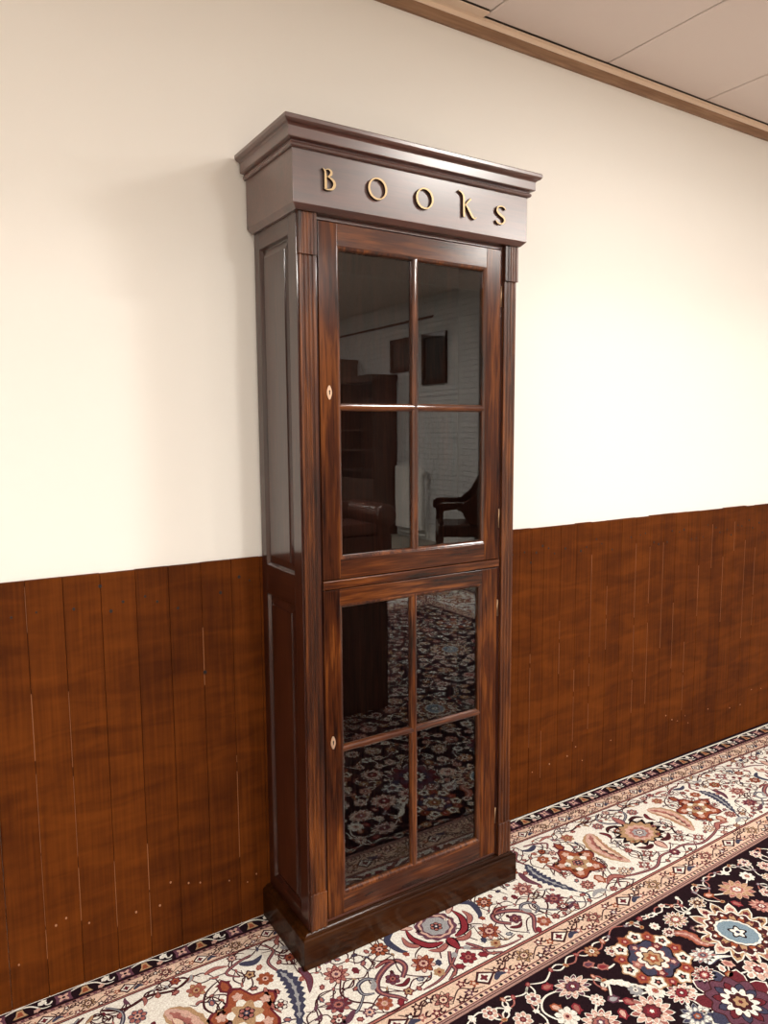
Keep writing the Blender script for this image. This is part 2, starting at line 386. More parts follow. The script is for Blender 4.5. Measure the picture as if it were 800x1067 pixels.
letter([([(.4805, 2.0240), (.4900, 2.0215), (.4970, 2.0150), (.4992, 2.0050), (.5000, 1.9598)], [.0016, .0040, .0055, .0062, .0066]),
        ([(.5235, 2.0085), (.5160, 2.0020), (.5030, 1.9895)], [.0060, .0045, .0022]),
        ([(.5050, 1.9925), (.5150, 1.9820), (.5270, 1.9660), (.5360, 1.9600), (.5425, 1.9645)], [.003, .0062, .0068, .0045, .0015])])
letter([([(.6450, 1.9985), (.6395, 2.0045), (.6285, 2.0062), (.6180, 2.0025), (.6143, 1.9940), (.6190, 1.9872), (.6290, 1.9818), (.6390, 1.9762), (.6415, 1.9690), (.6365, 1.9622), (.6265, 1.9594), (.6165, 1.9612), (.6105, 1.9670)],
         [.0022, .0034, .0034, .0044, .0052, .0058, .0062, .0060, .0052, .0042, .0034, .0036, .0024])])
# pilasters
def flute_poly(x0, x1, yf, yback, nfl=3, depth=.004):
    """front face carries shallow round flutes"""
    pts = [(x0, yback), (x0, yf)]; w = x1 - x0; mrg = w * .12; fw = (w - 2 * mrg) / nfl
    for i in range(nfl):
        a = x0 + mrg + fw * (i + .14); bb = x0 + mrg + fw * (i + .86)
        for k in range(7):
            u = k / 6; pts.append((a + (bb - a) * u, yf + depth * math.sin(PI * u)))
    return pts + [(x1, yf), (x1, yback)]
for xa, xb in ((.0270, .0750), (.6690, .7170)):
    b = MB(); b.prism(flute_poly(xa + .002, xb - .0025, -.2710, -.255), .10, 1.83, 'z'); p = part(b, 'pilaster', M['pil'], bevel=.0005, seg=1)
    b = MB(); b.prism(flute_poly(xa, xb, -.2765, -.255, 4, .003), 1.8165, 1.9145, 'z'); part(b, 'capital', M['pil'], p, bevel=.0006, seg=1)
    b = MB(); b.prism(flute_poly(xa, xb, -.2755, -.255, 3, .002), .0930, .1935, 'z'); part(b, 'base_block', M['pil'], p, bevel=.0008, seg=1)

def door(x0, x1, z0, z1, gx0, gx1, gz0, gz1, vx, hz, keyz, hinges, xk):
    yf, yb_ = -.2655, -.247
    b = MB()
    b.box(x0, gx0, yf, yb_, z0, z1, 0); b.box(gx1, x1, yf, yb_, z0, z1, 0)
    b.box(gx0, gx1, yf, yb_, z0, gz0, 1); b.box(gx0, gx1, yf, yb_, gz1, z1, 1)
    d = part(b, 'door', [M['door_v'], M['door_h']], bevel=.0010)
    b = MB()
    b.frame_ring(gx0, gx1, gz0, gz1, [(-.001, yf + .001), (.0005, yf + .0004)] + [(.0010 + .0085 * math.sin(PI / 2 * k / 6), yf + .0004 + .0090 * (1 - math.cos(PI / 2 * k / 6))) for k in range(1, 7)] + [(.0095, yb_)], 'xz', 0)
    part(b, 'glazing_bead', M['bar_v'], d, bevel=0)
    # glazing bars
    hw = .0120
    def prof(c): return [(c - hw, -.2490), (c - hw, -.2562)] + [(c - hw * .86 * math.cos(PI * k / 10), -.2562 - .0088 * math.sin(PI * k / 10) ** .8) for k in range(11)] + [(c + hw, -.2562), (c + hw, -.2490)]
    b = MB(); b.prism(prof(vx), gz0 + .004, gz1 - .004, 'z'); part(b, 'glazing_bar', M['bar_v'], d, bevel=0)
    hw = .0100; ph = [(y, z) for z, y in prof(hz)]
    for a0, a1 in ((gx0 + .004, vx - .0035), (vx + .0035, gx1 - .004)):
        b = MB(); b.prism(ph, a0, a1, 'x'); part(b, 'glazing_bar', M['bar_h'], d, bevel=0)
    for a0, a1 in ((gx0 + .006, vx - .002), (vx + .002, gx1 - .006)):
        for c0, c1 in ((gz0 + .006, hz - .002), (hz + .002, gz1 - .006)):
            b = MB(); b.box(a0, a1, -.2535, -.2508, c0, c1); part(b, 'glass_pane', M['glass'], d, bevel=0)
    # keyhole plate: lozenge with curved flanks and a keyhole
    b = MB(); n = 28; out = []
    for k in range(n):
        a = 2 * PI * k / n; c, s_ = math.cos(a), math.sin(a)
        r = .0066 * (abs(c) ** 1.35) + 0; out.append((xk + math.copysign(r, c) * (1 + .06 * math.cos(4 * a)), keyz + .0175 * math.copysign(abs(s_) ** .95, s_)))
    b.prism(out, yf - .0016, yf + .0005, 'y', 0)
    part(b, 'keyhole_plate', M['plate'], d, bevel=.0005, seg=2)
    b = MB(); kh = []
    for k in range(13):
        a = -PI * .28 + (2 * PI - PI * .44) * k / 12; kh.append((xk + .0021 * math.cos(a), keyz + .0032 + .0026 * math.sin(a)))
    kh += [(xk - .0011, keyz - .0055), (xk + .0011, keyz - .0055)]
    b.prism(kh, yf - .0019, yf + .0004, 'y', 0); part(b, 'keyhole', M['black'], d, bevel=0)
    for h0, h1 in hinges:
        b = MB(); n = 12
        b.loft([[(x1 + .0012 + .0022 * math.cos(2 * PI * k / n), yf + .0005 + .0022 * math.sin(2 * PI * k / n), z) for k in range(n)] for z in (h0, h1)], 0)
        b.box(x1 - .0006, x1 + .002, yf + .001, yb_, h0, h1)
        part(b, 'hinge', M['hinge'], d, bevel=0)
    return d
door(.0825, .6620, 1.0215, 1.9010, .1335, .6100, 1.0715, 1.8475, .3695, 1.4585, 1.4931, ((1.745, 1.803), (1.113, 1.169)), .1078)
door(.0825, .6600, .1025, .9940, .1295, .6020, .1580, .9530, .3640, .5635, .5899, ((.8485, .898), (.1976, .2475)), .1040)
tag(bpy.data.objects['keyhole_plate'], 'pale brass lozenge plate')

# ------------------------------------------------------------------ the rug
RC = {}
def rc(name, col):
    RC[name] = len(RUGM); RUGM.append(rugmat(name, col))
def rugmat(name, col):
    m, nt, b_ = new_mat('rug_' + name); N = nt.nodes; L = nt.links
    tc = N.new('ShaderNodeTexCoord'); n = N.new('ShaderNodeTexNoise'); n.inputs['Scale'].default_value = 260; n.inputs['Detail'].default_value = 2
    L.new(tc.outputs['Object'], n.inputs['Vector'])
    rp = N.new('ShaderNodeValToRGB'); e = rp.color_ramp.elements; e[0].position = .3; e[1].position = .7
    e[0].color = (*[c * .72 for c in col], 1); e[1].color = (*[min(.9, c * 1.2) for c in col], 1)
    L.new(n.outputs['Fac'], rp.inputs['Fac']); L.new(rp.outputs['Color'], b_.inputs['Base Color'])
    b_.inputs['Roughness'].default_value = .95; b_.inputs['Specular IOR Level'].default_value = .05
    bp = N.new('ShaderNodeBump'); bp.inputs['Strength'].default_value = .5; bp.inputs['Distance'].default_value = .003
    L.new(n.outputs['Fac'], bp.inputs['Height']); L.new(bp.outputs['Normal'], b_.inputs['Normal'])
    return m
RUGM = []
for nm, c in dict(ivory=(.85, .78, .69), night=(.016, .007, .010), beige=(.70, .52, .40), brown=(.060, .017, .019), wine=(.135, .022, .030), rust=(.30, .080, .038), slate=(.052, .052, .090),
                  pale=(.33, .33, .34), rose=(.36, .135, .115), tan=(.43, .27, .15), mauve=(.125, .050, .075), sky=(.20, .28, .34), dusk=(.36, .22, .19), pink=(.60, .38, .31), red=(.23, .028, .038)).items(): rc(nm, c)
T0, T1 = .008, .6265         # edge, start of the dark field
def kx(s): return 1 - .095 * max(-.3, min(s, 2.7))
def fwd(s, t):
    k = kx(s); ta = .1235; ya = .32 + (ta - .32) * k
    if t < ta:
        y0 = T0 + .008 * max(0, s); return -(y0 + (ya - y0) * (t - T0) / (ta - T0))
    if t <= T1: return -(.32 + (t - .32) * k)
    return -(.32 + (T1 - .32) * k) - (t - T1)
def inv(s, y):               # depth into the rug of a point y in front of the wall (y > 0)
    k = kx(s); t = .32 + (y - .32) / k
    if t <= T1: return t
    return T1 + (y - (.32 + (T1 - .32) * k))
SX0, SX1, TY1 = -2.0, 3.27, 3.95
class Rug:
    def __init__(s): s.b = MB(); s.occ = []; s.track = False; s.map = lambda p, q: (p, fwd(p, q)); s.flip = False
    def poly(s, pts, col, layer):
        z = .0001 * layer - .0014
        s.b.quad([(*s.map(*p), z) for p in pts], RC[col])
    def strip(s, a0, a1, t0, t1, col, layer, step=.15):
        n = max(1, int((a1 - a0) / step))
        for i in range(n):
            x0 = a0 + (a1 - a0) * i / n; x1 = a0 + (a1 - a0) * (i + 1) / n
            s.poly([(x0, t0), (x1, t0), (x1, t1), (x0, t1)], col, layer)
    def vine(s, pts, w, col, layer=2, n=6, taper=True):
        if s.track and w >= .007 and col in ('mauve', 'slate', 'wine'):
            s.occ += [(p[0], p[1], w * .6) for p in catmull(pts, 4)]; s.track = False
            s.vine(pts, w * 1.25, 'brown', layer - .5, n, taper); s.vine(pts, w * .34, 'rose' if col != 'slate' else 'pale', layer + .5, n, taper); s.track = True
        P_ = catmull(pts, n) if len(pts) > 2 else pts
        m = len(P_); W = [w * (1 if not taper else (.45 + .55 * math.sin(PI * min(1, .15 + .85 * i / (m - 1))))) for i in range(m)]
        L_, R_ = ribbon(P_, W)
        for i in range(m - 1): s.poly([L_[i], L_[i + 1], R_[i + 1], R_[i]], col, layer)
    def blob(s, c, r, n, amp, col, layer, ph=0, asp=1.0, rot=0, sharp=False, m=6):
        pts = []; cr, sr = math.cos(rot), math.sin(rot)
        for k in range(n * m):
            a = 2 * PI * k / (n * m); u = (k % m) / m
            e = (abs(2 * u - 1) * 2 - 1) if sharp else math.cos(n * a)
            rr = r * (1 + amp * e); x, y = rr * math.cos(a + ph), rr * math.sin(a + ph) * asp
            pts.append((c[0] + x * cr - y * sr, c[1] + x * sr + y * cr))
        s.poly(pts, col, layer)
    def petals(s, c, r, n, out, fill, layer, asp=1.0, rot=0, ph=0.0, r0=.30, fat=1.0, lw=.0034):
        """ring of outlined pointed petals"""
        cr, sr = math.cos(rot), math.sin(rot)
        h = PI * r * .66 / n * fat
        for i in range(n):
            a = 2 * PI * i / n + ph; ca, sa = math.cos(a), math.sin(a)
            for q, (col, e) in enumerate(((out, 0.0), (fill if isinstance(fill, str) else fill[i % len(fill)], lw))):
                pts = []
                for u, v in ((r0 * r + e, h * .45), (r * .62, h), (r * .84, h * .72), (r, 0), (r * .84, -h * .72), (r * .62, -h), (r0 * r + e, -h * .45)):
                    if u == r: u = r - e * 1.2
                    v = math.copysign(max(abs(v) - e * .62, .0004), v) if v else 0
                    x, y = u * ca - v * sa, (u * sa + v * ca) * asp
                    pts.append((c[0] + x * cr - y * sr, c[1] + x * sr + y * cr))
                s.poly(pts, col, layer + q)
    def rosette(s, c, r, cols, n=8, layer=4, asp=1.0, rot=0, sharp=False):
        o, p, q, k = cols
        if s.track: s.occ.append((c[0], c[1], r))
        if r < .016:
            s.blob(c, r, n, .18, o, layer, 0, asp, rot); s.blob(c, r * .68, n, .18, p, layer + 1, 0, asp, rot); s.blob(c, r * .3, 5, .1, k, layer + 2, 0, asp, rot); return
        if sharp:
            s.petals(c, r, n, o, (p, q), layer, asp, rot); s.petals(c, r * .70, n, o, p, layer + 2, asp, rot, PI / n, .2, 1.1)
        else:
            s.petals(c, r, n, o, p, layer, asp, rot, 0, .25, 1.12)
        s.blob(c, r * .42, n, .12, o, layer + 4, PI / n, asp, rot); s.blob(c, r * .33, n, .10, q, layer + 5, 0, asp, rot); s.blob(c, r * .15, 5, .15, k, layer + 6, 0, asp, rot)
    def leaf(s, pts, w, cols, layer=4, serr=0, amp=.35, vein=None):
        P_ = catmull(pts, 8); m = len(P_)
        if s.track: s.occ += [(p[0], p[1], w * .55) for p in P_[2:-2:3]]
        for q, (f, col) in enumerate(((1.0, cols[0]), (.66, cols[1]))):
            W = []
            for i in range(m):
                u = i / (m - 1); e = math.sin(PI * u ** .75) ** .8 if 0 < u < 1 else .02
                if serr: e *= 1 + amp * (2 * ((u * serr) % 1) - 1)
                W.append(max(.001, w * e * f))
            L_, R_ = ribbon(P_, W)
            for i in range(m - 1): s.poly([L_[i], L_[i + 1], R_[i + 1], R_[i]], col, layer + q)
        if vein:
            s.vine(P_[2:-3:3], w * .12, vein, layer + 2, 2)
            for i in range(4, m - 4, 3): s.blob(P_[i], w * .13, 5, .1, vein, layer + 3)
    def bud(s, c, a, r, cols, layer=4):
        ca, sa = math.cos(a), math.sin(a)
        if s.track: s.occ.append((c[0], c[1], r * 1.2))
        def T(x, y): return (c[0] + r * (x * ca - y * sa), c[1] + r * (x * sa + y * ca))
        s.poly([T(*p) for p in ((-1.1, 0), (-.5, -.75), (.35, -.7), (.6, -1.0), (.8, -.45), (1.35, 0), (.8, .45), (.6, 1.0), (.35, .7), (-.5, .75))], cols[0], layer)
        s.poly([T(*p) for p in ((-.75, 0), (-.35, -.45), (.3, -.4), (.95, 0), (.3, .4), (-.35, .45))], cols[1], layer + 1)
    def curl(s, c, a, r, col, w, hand=1, layer=2):
        pts = []
        for k in range(14):
            u = k / 13; th = a + hand * u * 4.2; rr = r * (1 - .72 * u)
            pts.append((c[0] + rr * math.cos(th) - r * math.cos(a), c[1] + rr * math.sin(th) - r * math.sin(a)))
        s.vine(pts, w, col, layer, 1, False)
R = Rug()
def guard_band(a0, a1, t0, t1, per, ph, sgn):
    """beige guard stripe: rosettes and lozenges with little flowers between"""
    mid = (t0 + t1) / 2; h = t1 - t0; k = math.floor((a0 - ph) / per)
    while ph + k * per < a1:
        x = ph + k * per; k += 1
        if x < a0 or x > a1: continue
        R.rosette((x, mid), h * .44, ('brown', 'rose' if k % 2 else 'tan', 'beige', 'wine'), 9, 4, 1.0, .3, True)
        xm = x + per / 2
        if xm < a1 - .03:
            R.poly([(xm - h * .52, mid), (xm - h * .12, mid - h * .42), (xm + h * .5, mid), (xm - h * .12, mid + h * .42)], 'brown', 4)
            R.poly([(xm - h * .40, mid), (xm - h * .1, mid - h * .28), (xm + h * .36, mid), (xm - h * .1, mid + h * .28)], 'ivory', 5)
            R.blob((xm - .004, mid), h * .15, 4, .3, 'wine', 6)
            R.leaf([(xm + h * .25, mid + sgn * h * .36), (xm + h * .55, mid + sgn * h * .18), (xm + h * .85, mid + sgn * h * .30)], h * .24, ('slate', 'slate'))
        for dx, dt, col in ((.25, -.25, 'wine'), (.25, .28, 'mauve'), (.75, -.3, 'brown'), (.72, .22, 'rose'), (.14, .38, 'brown'), (.36, 0, 'rust'), (.64, -.05, 'brown'), (.86, .36, 'wine'), (.88, -.3, 'brown')):
            p = (x + per * dx, mid + h * dt)
            if p[0] < a1:
                R.blob(p, h * .16, 5, .3, col, 3, rnd.random() * 3); R.blob(p, h * .07, 5, .2, 'beige' if rnd.random() < .5 else 'ivory', 4)
                for e in range(2): R.leaf([(p[0] + h * .16, p[1] + h * .04), (p[0] + h * .28, p[1] + h * (.12 - .2 * e)), (p[0] + h * .40, p[1] + h * (.06 - .16 * e))], h * .09, ('brown', 'brown'), 3)
        R.vine([(x + per * .06, mid + h * .3), (x + per * .2, mid - h * .1), (x + per * .3, mid + h * .2), (x + per * .42, mid + h * .36)], h * .06, 'brown', 3)
        R.vine([(xm + per * .06, mid - h * .36), (xm + per * .2, mid + h * .1), (xm + per * .32, mid - h * .28), (xm + per * .42, mid - h * .3)], h * .06, 'brown', 3)
def dashes(a0, a1, t0, t1):
    n = int((a1 - a0) / .0165)
    for i in range(n):
        x = a0 + .0165 * (i + .25); m = (t0 + t1) / 2; h = (t1 - t0) * .36
        R.poly([(x, m - h), (x + .008, m - h), (x + .0095, m + h), (x + .0015, m + h)], 'night' if i % 2 else 'mauve', 3)
def outer_guard(a0, a1, per=.1485, ph=-.543):
    k = math.floor((a0 - ph) / per); m = .036
    while ph + k * per < a1:
        x = ph + k * per; k += 1
        if x < a0 + .03 or x + per > a1: continue
        R.poly([(x - .020, m - .017), (x, m - .013), (x + .020, m - .017), (x + .017, m), (x + .020, m + .017), (x, m + .013), (x - .020, m + .017), (x - .017, m)], 'mauve', 3)
        R.blob((x, m), .011, 4, .45, 'pink', 4, PI / 4); R.blob((x, m), .004, 5, 0, 'night', 5)
        y = x + .050
        R.poly([(y - .006, m - .013), (y + .007, m - .013), (y + .010, m + .002), (y + .017, m + .014), (y - .017, m + .014), (y - .009, m + .002)], 'tan', 3)
        R.poly([(y - .003, m - .006), (y + .004, m - .006), (y + .008, m + .010), (y - .008, m + .010)], 'rust', 4)
        R.vine([(x + .018, m - .012), (x + .045, m - .019), (x + .075, m - .012), (x + .098, m + .010), (x + .118, m + .012)], .0045, 'ivory', 3)
        R.bud((x + .100, m - .010), -.5, .010, ('ivory', 'ivory'), 3); R.bud((x + .088, m + .010), 2.6, .008, ('pink', 'pink'), 3)
        R.curl((x + .122, m - .004), 0, .010, 'ivory', .0042)
def side_border(a0, a1, full=True):
    R.strip(a0, a1, T0, .0145, 'ivory', 1); R.strip(a0, a1, T0 - .012, T0, 'night', .4)
    R.strip(a0, a1, .0145, .0585, 'night', 1)
    R.strip(a0, a1, .0585, .0605, 'wine', 1); R.strip(a0, a1, .0605, .0685, 'dusk', 1); R.strip(a0, a1, .0685, .0705, 'wine', 1)
    R.strip(a0, a1, .0705, .1145, 'beige', 1); R.strip(a0, a1, .1145, .1175, 'brown', 1); R.strip(a0, a1, .1175, .1205, 'rose', 1); R.strip(a0, a1, .1205, .1235, 'brown', 1)
    R.strip(a0, a1, .1235, .5150, 'ivory', 1)
    R.strip(a0, a1, .5150, .5185, 'brown', 1); R.strip(a0, a1, .5185, .5235, 'rose', 1); R.strip(a0, a1, .5235, .5270, 'brown', 1)
    R.strip(a0, a1, .5270, .5930, 'beige', 1); R.strip(a0, a1, .5930, .5965, 'wine', 1); R.strip(a0, a1, .5965, .6090, 'beige', 1); R.strip(a0, a1, .6090, .6115, 'wine', 1)
    R.strip(a0, a1, .6115, .6160, 'dusk', 1); R.strip(a0, a1, .6160, .6185, 'brown', 1); R.strip(a0, a1, .6185, .6250, 'dusk', 1); R.strip(a0, a1, .6250, .6265, 'brown', 1)
    outer_guard(a0, a1); dashes(a0, a1, .0605, .0685); dashes(a0, a1, .5965, .6090)
    guard_band(a0 + .02, a1 - .02, .0705, .1145, .19, -.305, 1)
    guard_band(a0 + .02, a1 - .02, .5270, .5930, .274, .2469, 1)
IV = ('brown', 'rose', 'ivory', 'wine')
def half_a(c, d):
    """half a repeat of the ivory border beside a purple palmette: from its axis out to the blue leaf"""
    def X(s): return c + d * (s - .392)
    P = lambda s, t: (X(s), t)
    R.rosette(P(.506, .429), .036, ('wine', 'rust', 'pink', 'wine'), 9, 4, 1, 0, True)
    R.rosette(P(.576, .318), .028, ('brown', 'rust', 'pink', 'wine'), 8)
    R.leaf([P(.505, .275), P(.540, .300), P(.532, .352), P(.515, .368)], .020, ('slate', 'slate')); R.bud(P(.525, .372), 1.2, .010, ('red', 'rust'))
    R.rosette(P(.489, .478), .017, ('tan', 'tan', 'rust', 'brown'), 6)
    R.bud(P(.432, .492), .6, .014, ('wine', 'red'))
    R.vine([P(.363, .430), P(.340, .470), P(.335, .497), P(.300, .515)], .011, 'mauve', 3)
    R.vine([P(.385, .425), P(.440, .470), P(.500, .500), P(.560, .505)], .0085, 'mauve', 3)
    # arabesque scroll
    R.vine([P(.580, .440), P(.552, .410), P(.560, .380), P(.598, .385), P(.640, .412), P(.655, .450), P(.622, .492), P(.612, .512)], .015, 'mauve', 3, 6)
    R.vine([P(.640, .412), P(.662, .392), P(.690, .400), P(.694, .432), P(.668, .445)], .010, 'slate', 3)
    R.vine([P(.558, .385), P(.585, .366), P(.622, .372)], .012, 'wine', 3)
    R.rosette(P(.604, .430), .022, ('wine', 'mauve', 'rose', 'night'), 6); R.leaf([P(.565, .450), P(.590, .462), P(.612, .450)], .014, ('brown', 'wine'))
    R.leaf([P(.668, .432), P(.655, .420), P(.650, .402)], .016, ('pale', 'pale'))
    R.rosette(P(.718, .335), .036, ('wine', 'rose', 'pink', 'mauve'), 10, 4, 1, 0, True)
    R.rosette(P(.762, .427), .036, ('mauve', 'wine', 'rose', 'brown'), 9, 4, .8, .4, True)
    R.rosette(P(.665, .487), .024, ('rose', 'rust', 'pink', 'tan'), 7); R.bud(P(.628, .505), 2.2, .012, ('wine', 'red'))
    R.bud(P(.669, .350), 1.5, .012, ('wine', 'wine')); R.bud(P(.640, .340), -.8, .010, ('mauve', 'rose')); R.bud(P(.593, .408), 1.9, .007, ('brown', 'brown'))
    R.vine([P(.718, .360), P(.740, .400), P(.725, .440), P(.690, .470), P(.680, .510)], .0055, 'brown', 2)
    R.vine([P(.694, .435), P(.735, .470), P(.790, .468), P(.838, .500)], .007, 'slate', 2); R.leaf([P(.738, .462), P(.770, .482), P(.812, .472)], .017, ('mauve', 'mauve'))
    R.vine([P(.455, .440), P(.440, .400), P(.470, .375), P(.500, .385), P(.512, .400)], .005, 'brown', 2)
    R.vine([P(.506, .465), P(.525, .485), P(.560, .480)], .005, 'brown', 2); R.bud(P(.545, .470), .4, .010, ('slate', 'pale')); R.bud(P(.470, .448), 2, .011, ('slate', 'slate'))
    R.vine([P(.545, .300), P(.560, .270), P(.600, .262), P(.640, .290), P(.660, .330)], .005, 'brown', 2); R.bud(P(.612, .268), -1, .012, ('rose', 'wine')); R.bud(P(.645, .300), 0, .009, ('brown', 'slate'))
    # by the outer line
    R.vine([P(.42, .25), P(.47, .215), P(.53, .20), P(.60, .150)], .009, 'mauve', 3); R.vine([P(.60, .150), P(.66, .140), P(.74, .150), P(.80, .190), P(.83, .130)], .007, 'brown', 3)
    R.rosette(P(.500, .180), .026, IV, 8, 4, 1, 0, True); R.rosette(P(.572, .232), .022, ('wine', 'rust', 'pink', 'wine'), 7); R.rosette(P(.660, .205), .034, ('mauve', 'rose', 'ivory', 'slate'), 8, 4, 1, 0, True)
    R.rosette(P(.745, .240), .028, ('brown', 'rust', 'tan', 'brown'), 7); R.bud(P(.545, .155), .5, .012, ('wine', 'rose')); R.bud(P(.455, .150), 2.5, .012, ('slate', 'slate'))
    R.bud(P(.70, .165), 1, .012, ('rust', 'rust')); R.bud(P(.625, .245), 2.2, .011, ('wine', 'wine')); R.bud(P(.78, .275), -.6, .011, ('wine', 'rose')); R.bud(P(.44, .20), 0, .010, ('brown', 'rose'))
    R.leaf([P(.80, .165), P(.77, .180), P(.745, .165)], .016, ('pale', 'pale')); R.leaf([P(.60, .178), P(.585, .195), P(.592, .215)], .013, ('slate', 'slate'))
    for p, c_ in ((P(.825, .215), 'wine'), (P(.80, .30), 'rust'), (P(.77, .355), 'wine'), (P(.70, .405), 'brown'), (P(.79, .39), 'slate'), (P(.565, .495), 'wine'), (P(.46, .505), 'brown'), (P(.74, .495), 'wine'), (P(.79, .50), 'brown'), (P(.69, .29), 'slate'), (P(.61, .305), 'wine'), (P(.46, .27), 'rose')):
        R.bud(p, rnd.random() * 6, .009, (c_, 'rose'), 3)
def axis_a(c):
    R.blob((c, .325), .062, 12, .08, 'ivory', 4, 0, 1.0); R.blob((c, .325), .060, 12, .05, 'mauve', 5); R.blob((c, .325), .050, 10, .04, 'pink', 6); R.blob((c, .325), .043, 10, .05, 'mauve', 7); R.blob((c, .325), .038, 8, .05, 'pale', 8)
    R.rosette((c, .328), .020, ('night', 'rose', 'slate', 'ivory'), 6, 9)
    for d in (-1, 1):
        R.leaf([(c + d * .020, .392), (c + d * .062, .380), (c + d * .085, .335), (c + d * .080, .290)], .026, ('night', 'red'), 3)
        R.leaf([(c + d * .010, .400), (c + d * .045, .412), (c + d * .075, .395)], .020, ('wine', 'rose'), 4)
        R.leaf([(c + d * .060, .300), (c + d * .090, .270), (c + d * .080, .235)], .022, ('wine', 'pink'), 3)
        R.leaf([(c + d * .085, .370), (c + d * .108, .345), (c + d * .105, .310)], .020, ('mauve', 'rose'), 3)
        R.vine([(c, .25), (c + d * .03, .215), (c + d * .02, .175), (c + d * .06, .140)], .008, 'brown', 3)
    R.leaf([(c, .385), (c, .410), (c, .440)], .034, ('night', 'red'), 5); R.leaf([(c, .275), (c, .245), (c, .205)], .040, ('wine', 'pink'), 3)
    R.rosette((c, .478), .026, ('wine', 'red', 'rose', 'wine'), 7); R.bud((c + .02, .445), 1, .010, ('pale', 'pale')); R.bud((c - .025, .448), 2, .010, ('pale', 'pale'))
    R.rosette((c, .170), .028, IV, 8)
def blue_leaf(c, d):
    R.leaf([(c, .238), (c - d * .012, .300), (c + d * .004, .370), (c + d * .036, .445)], .050, ('slate', 'slate'), 4, 12, .38, 'pale')
    R.leaf([(c - d * .05, .26), (c - d * .055, .31), (c - d * .035, .355)], .022, ('wine', 'mauve'), 4); R.leaf([(c + d * .052, .275), (c + d * .062, .33), (c + d * .05, .375)], .018, ('brown', 'rose'), 4)
    R.vine([(c, .245), (c - .01, .20), (c + .02, .165), (c, .128)], .008, 'mauve', 3)
    R.vine([(c + d * .036, .445), (c + d * .05, .475), (c + d * .02, .512)], .006, 'slate', 3); R.bud((c - d * .02, .485), 1.2, .012, ('wine', 'rose'))
    R.rosette((c - d * .055, .470), .022, ('brown', 'rose', 'ivory', 'wine'), 7)
def half_b(c, d):
    """half a repeat beside the serrated brown palmette: pink leaf, orange blossom, out to the blue leaf"""
    P = lambda u, t: (c + d * u, t)
    R.leaf([P(.150, .218), P(.190, .285), P(.188, .365), P(.168, .432)], .074, ('tan', 'pink'), 4, 14, .12, 'rose'); R.leaf([P(.160, .25), P(.182, .32), P(.174, .40)], .030, ('rose', 'beige'), 6)
    # orange blossom
    q = P(.315, .330)
    R.blob(q, .078, 5, .22, 'wine', 4, -PI / 2); R.blob(q, .070, 5, .22, 'rust', 5, -PI / 2); R.blob(q, .040, 5, .25, 'ivory', 6, -PI / 2); R.blob(q, .034, 5, .25, 'tan', 7, PI / 2); R.rosette(q, .022, ('night', 'rose', 'slate', 'pink'), 6, 8)
    for k in range(5):
        a = -PI / 2 + 2 * PI * k / 5; R.blob((q[0] + .060 * math.cos(a), q[1] + .060 * math.sin(a)), .012, 5, .2, 'pink', 7)
    R.bud(P(.322, .435), PI / 2, .022, ('rust', 'pink')); R.bud(P(.300, .222), -PI / 2, .022, ('wine', 'rust'))
    R.rosette(P(.378, .437), .026, ('brown', 'rose', 'pink', 'wine'), 8); R.rosette(P(.398, .250), .024, ('rust', 'rust', 'pink', 'brown'), 7); R.rosette(P(.395, .350), .020, ('brown', 'ivory', 'rose', 'wine'), 6)
    R.rosette(P(.236, .195), .026, ('rust', 'rose', 'tan', 'wine'), 7, 4, 1, 0, True); R.rosette(P(.226, .455), .026, ('brown', 'beige', 'ivory', 'wine'), 8); R.rosette(P(.145, .470), .026, ('wine', 'rose', 'ivory', 'brown'), 8, 4, 1, 0, True)
    R.rosette(P(.083, .430), .026, IV, 8, 4, 1, 0, True); R.rosette(P(.090, .200), .024, ('slate', 'rose', 'pink', 'brown'), 7)
    R.vine([P(.0, .47), P(.06, .468), P(.12, .500), P(.20, .490), P(.27, .470), P(.30, .505)], .010, 'mauve', 3); R.leaf([P(.245, .480), P(.280, .452), P(.325, .470)], .024, ('wine', 'rose'))
    R.vine([P(.40, .150), P(.36, .158), P(.32, .180), P(.345, .210)], .008, 'mauve', 3); R.vine([P(.02, .135), P(.07, .160), P(.13, .150), P(.19, .165), P(.24, .140)], .009, 'brown', 3)
    R.vine([P(.255, .30), P(.235, .26), P(.255, .215), P(.30, .19)], .006, 'brown', 2); R.vine([P(.24, .34), P(.25, .39), P(.29, .42), P(.33, .46)], .006, 'brown', 2); R.vine([P(.11, .30), P(.12, .36), P(.10, .41), P(.13, .45)], .006, 'night', 2)
    R.leaf([P(.360, .165), P(.395, .180), P(.425, .165)], .020, ('slate', 'slate')); R.leaf([P(.120, .235), P(.105, .265), P(.115, .295)], .018, ('brown', 'wine')); R.leaf([P(.345, .490), P(.38, .478), P(.41, .492)], .018, ('pale', 'pale'))
    R.leaf([P(.27, .155), P(.30, .148), P(.335, .158)], .014, ('wine', 'rose'))
    for p, c_ in ((P(.405, .305), 'wine'), (P(.255, .255), 'slate'), (P(.245, .42), 'wine'), (P(.10, .35), 'brown'), (P(.39, .40), 'slate'), (P(.19, .175), 'wine'), (P(.15, .16), 'rust'), (P(.055, .175), 'wine'), (P(.40, .205), 'rust'), (P(.36, .265), 'brown'), (P(.195, .46), 'slate'), (P(.06, .50), 'brown'), (P(.43, .495), 'wine'), (P(.345, .385), 'brown'), (P(.27, .375), 'slate')):
        R.bud(p, rnd.random() * 6, .010, (c_, 'rose'), 3)
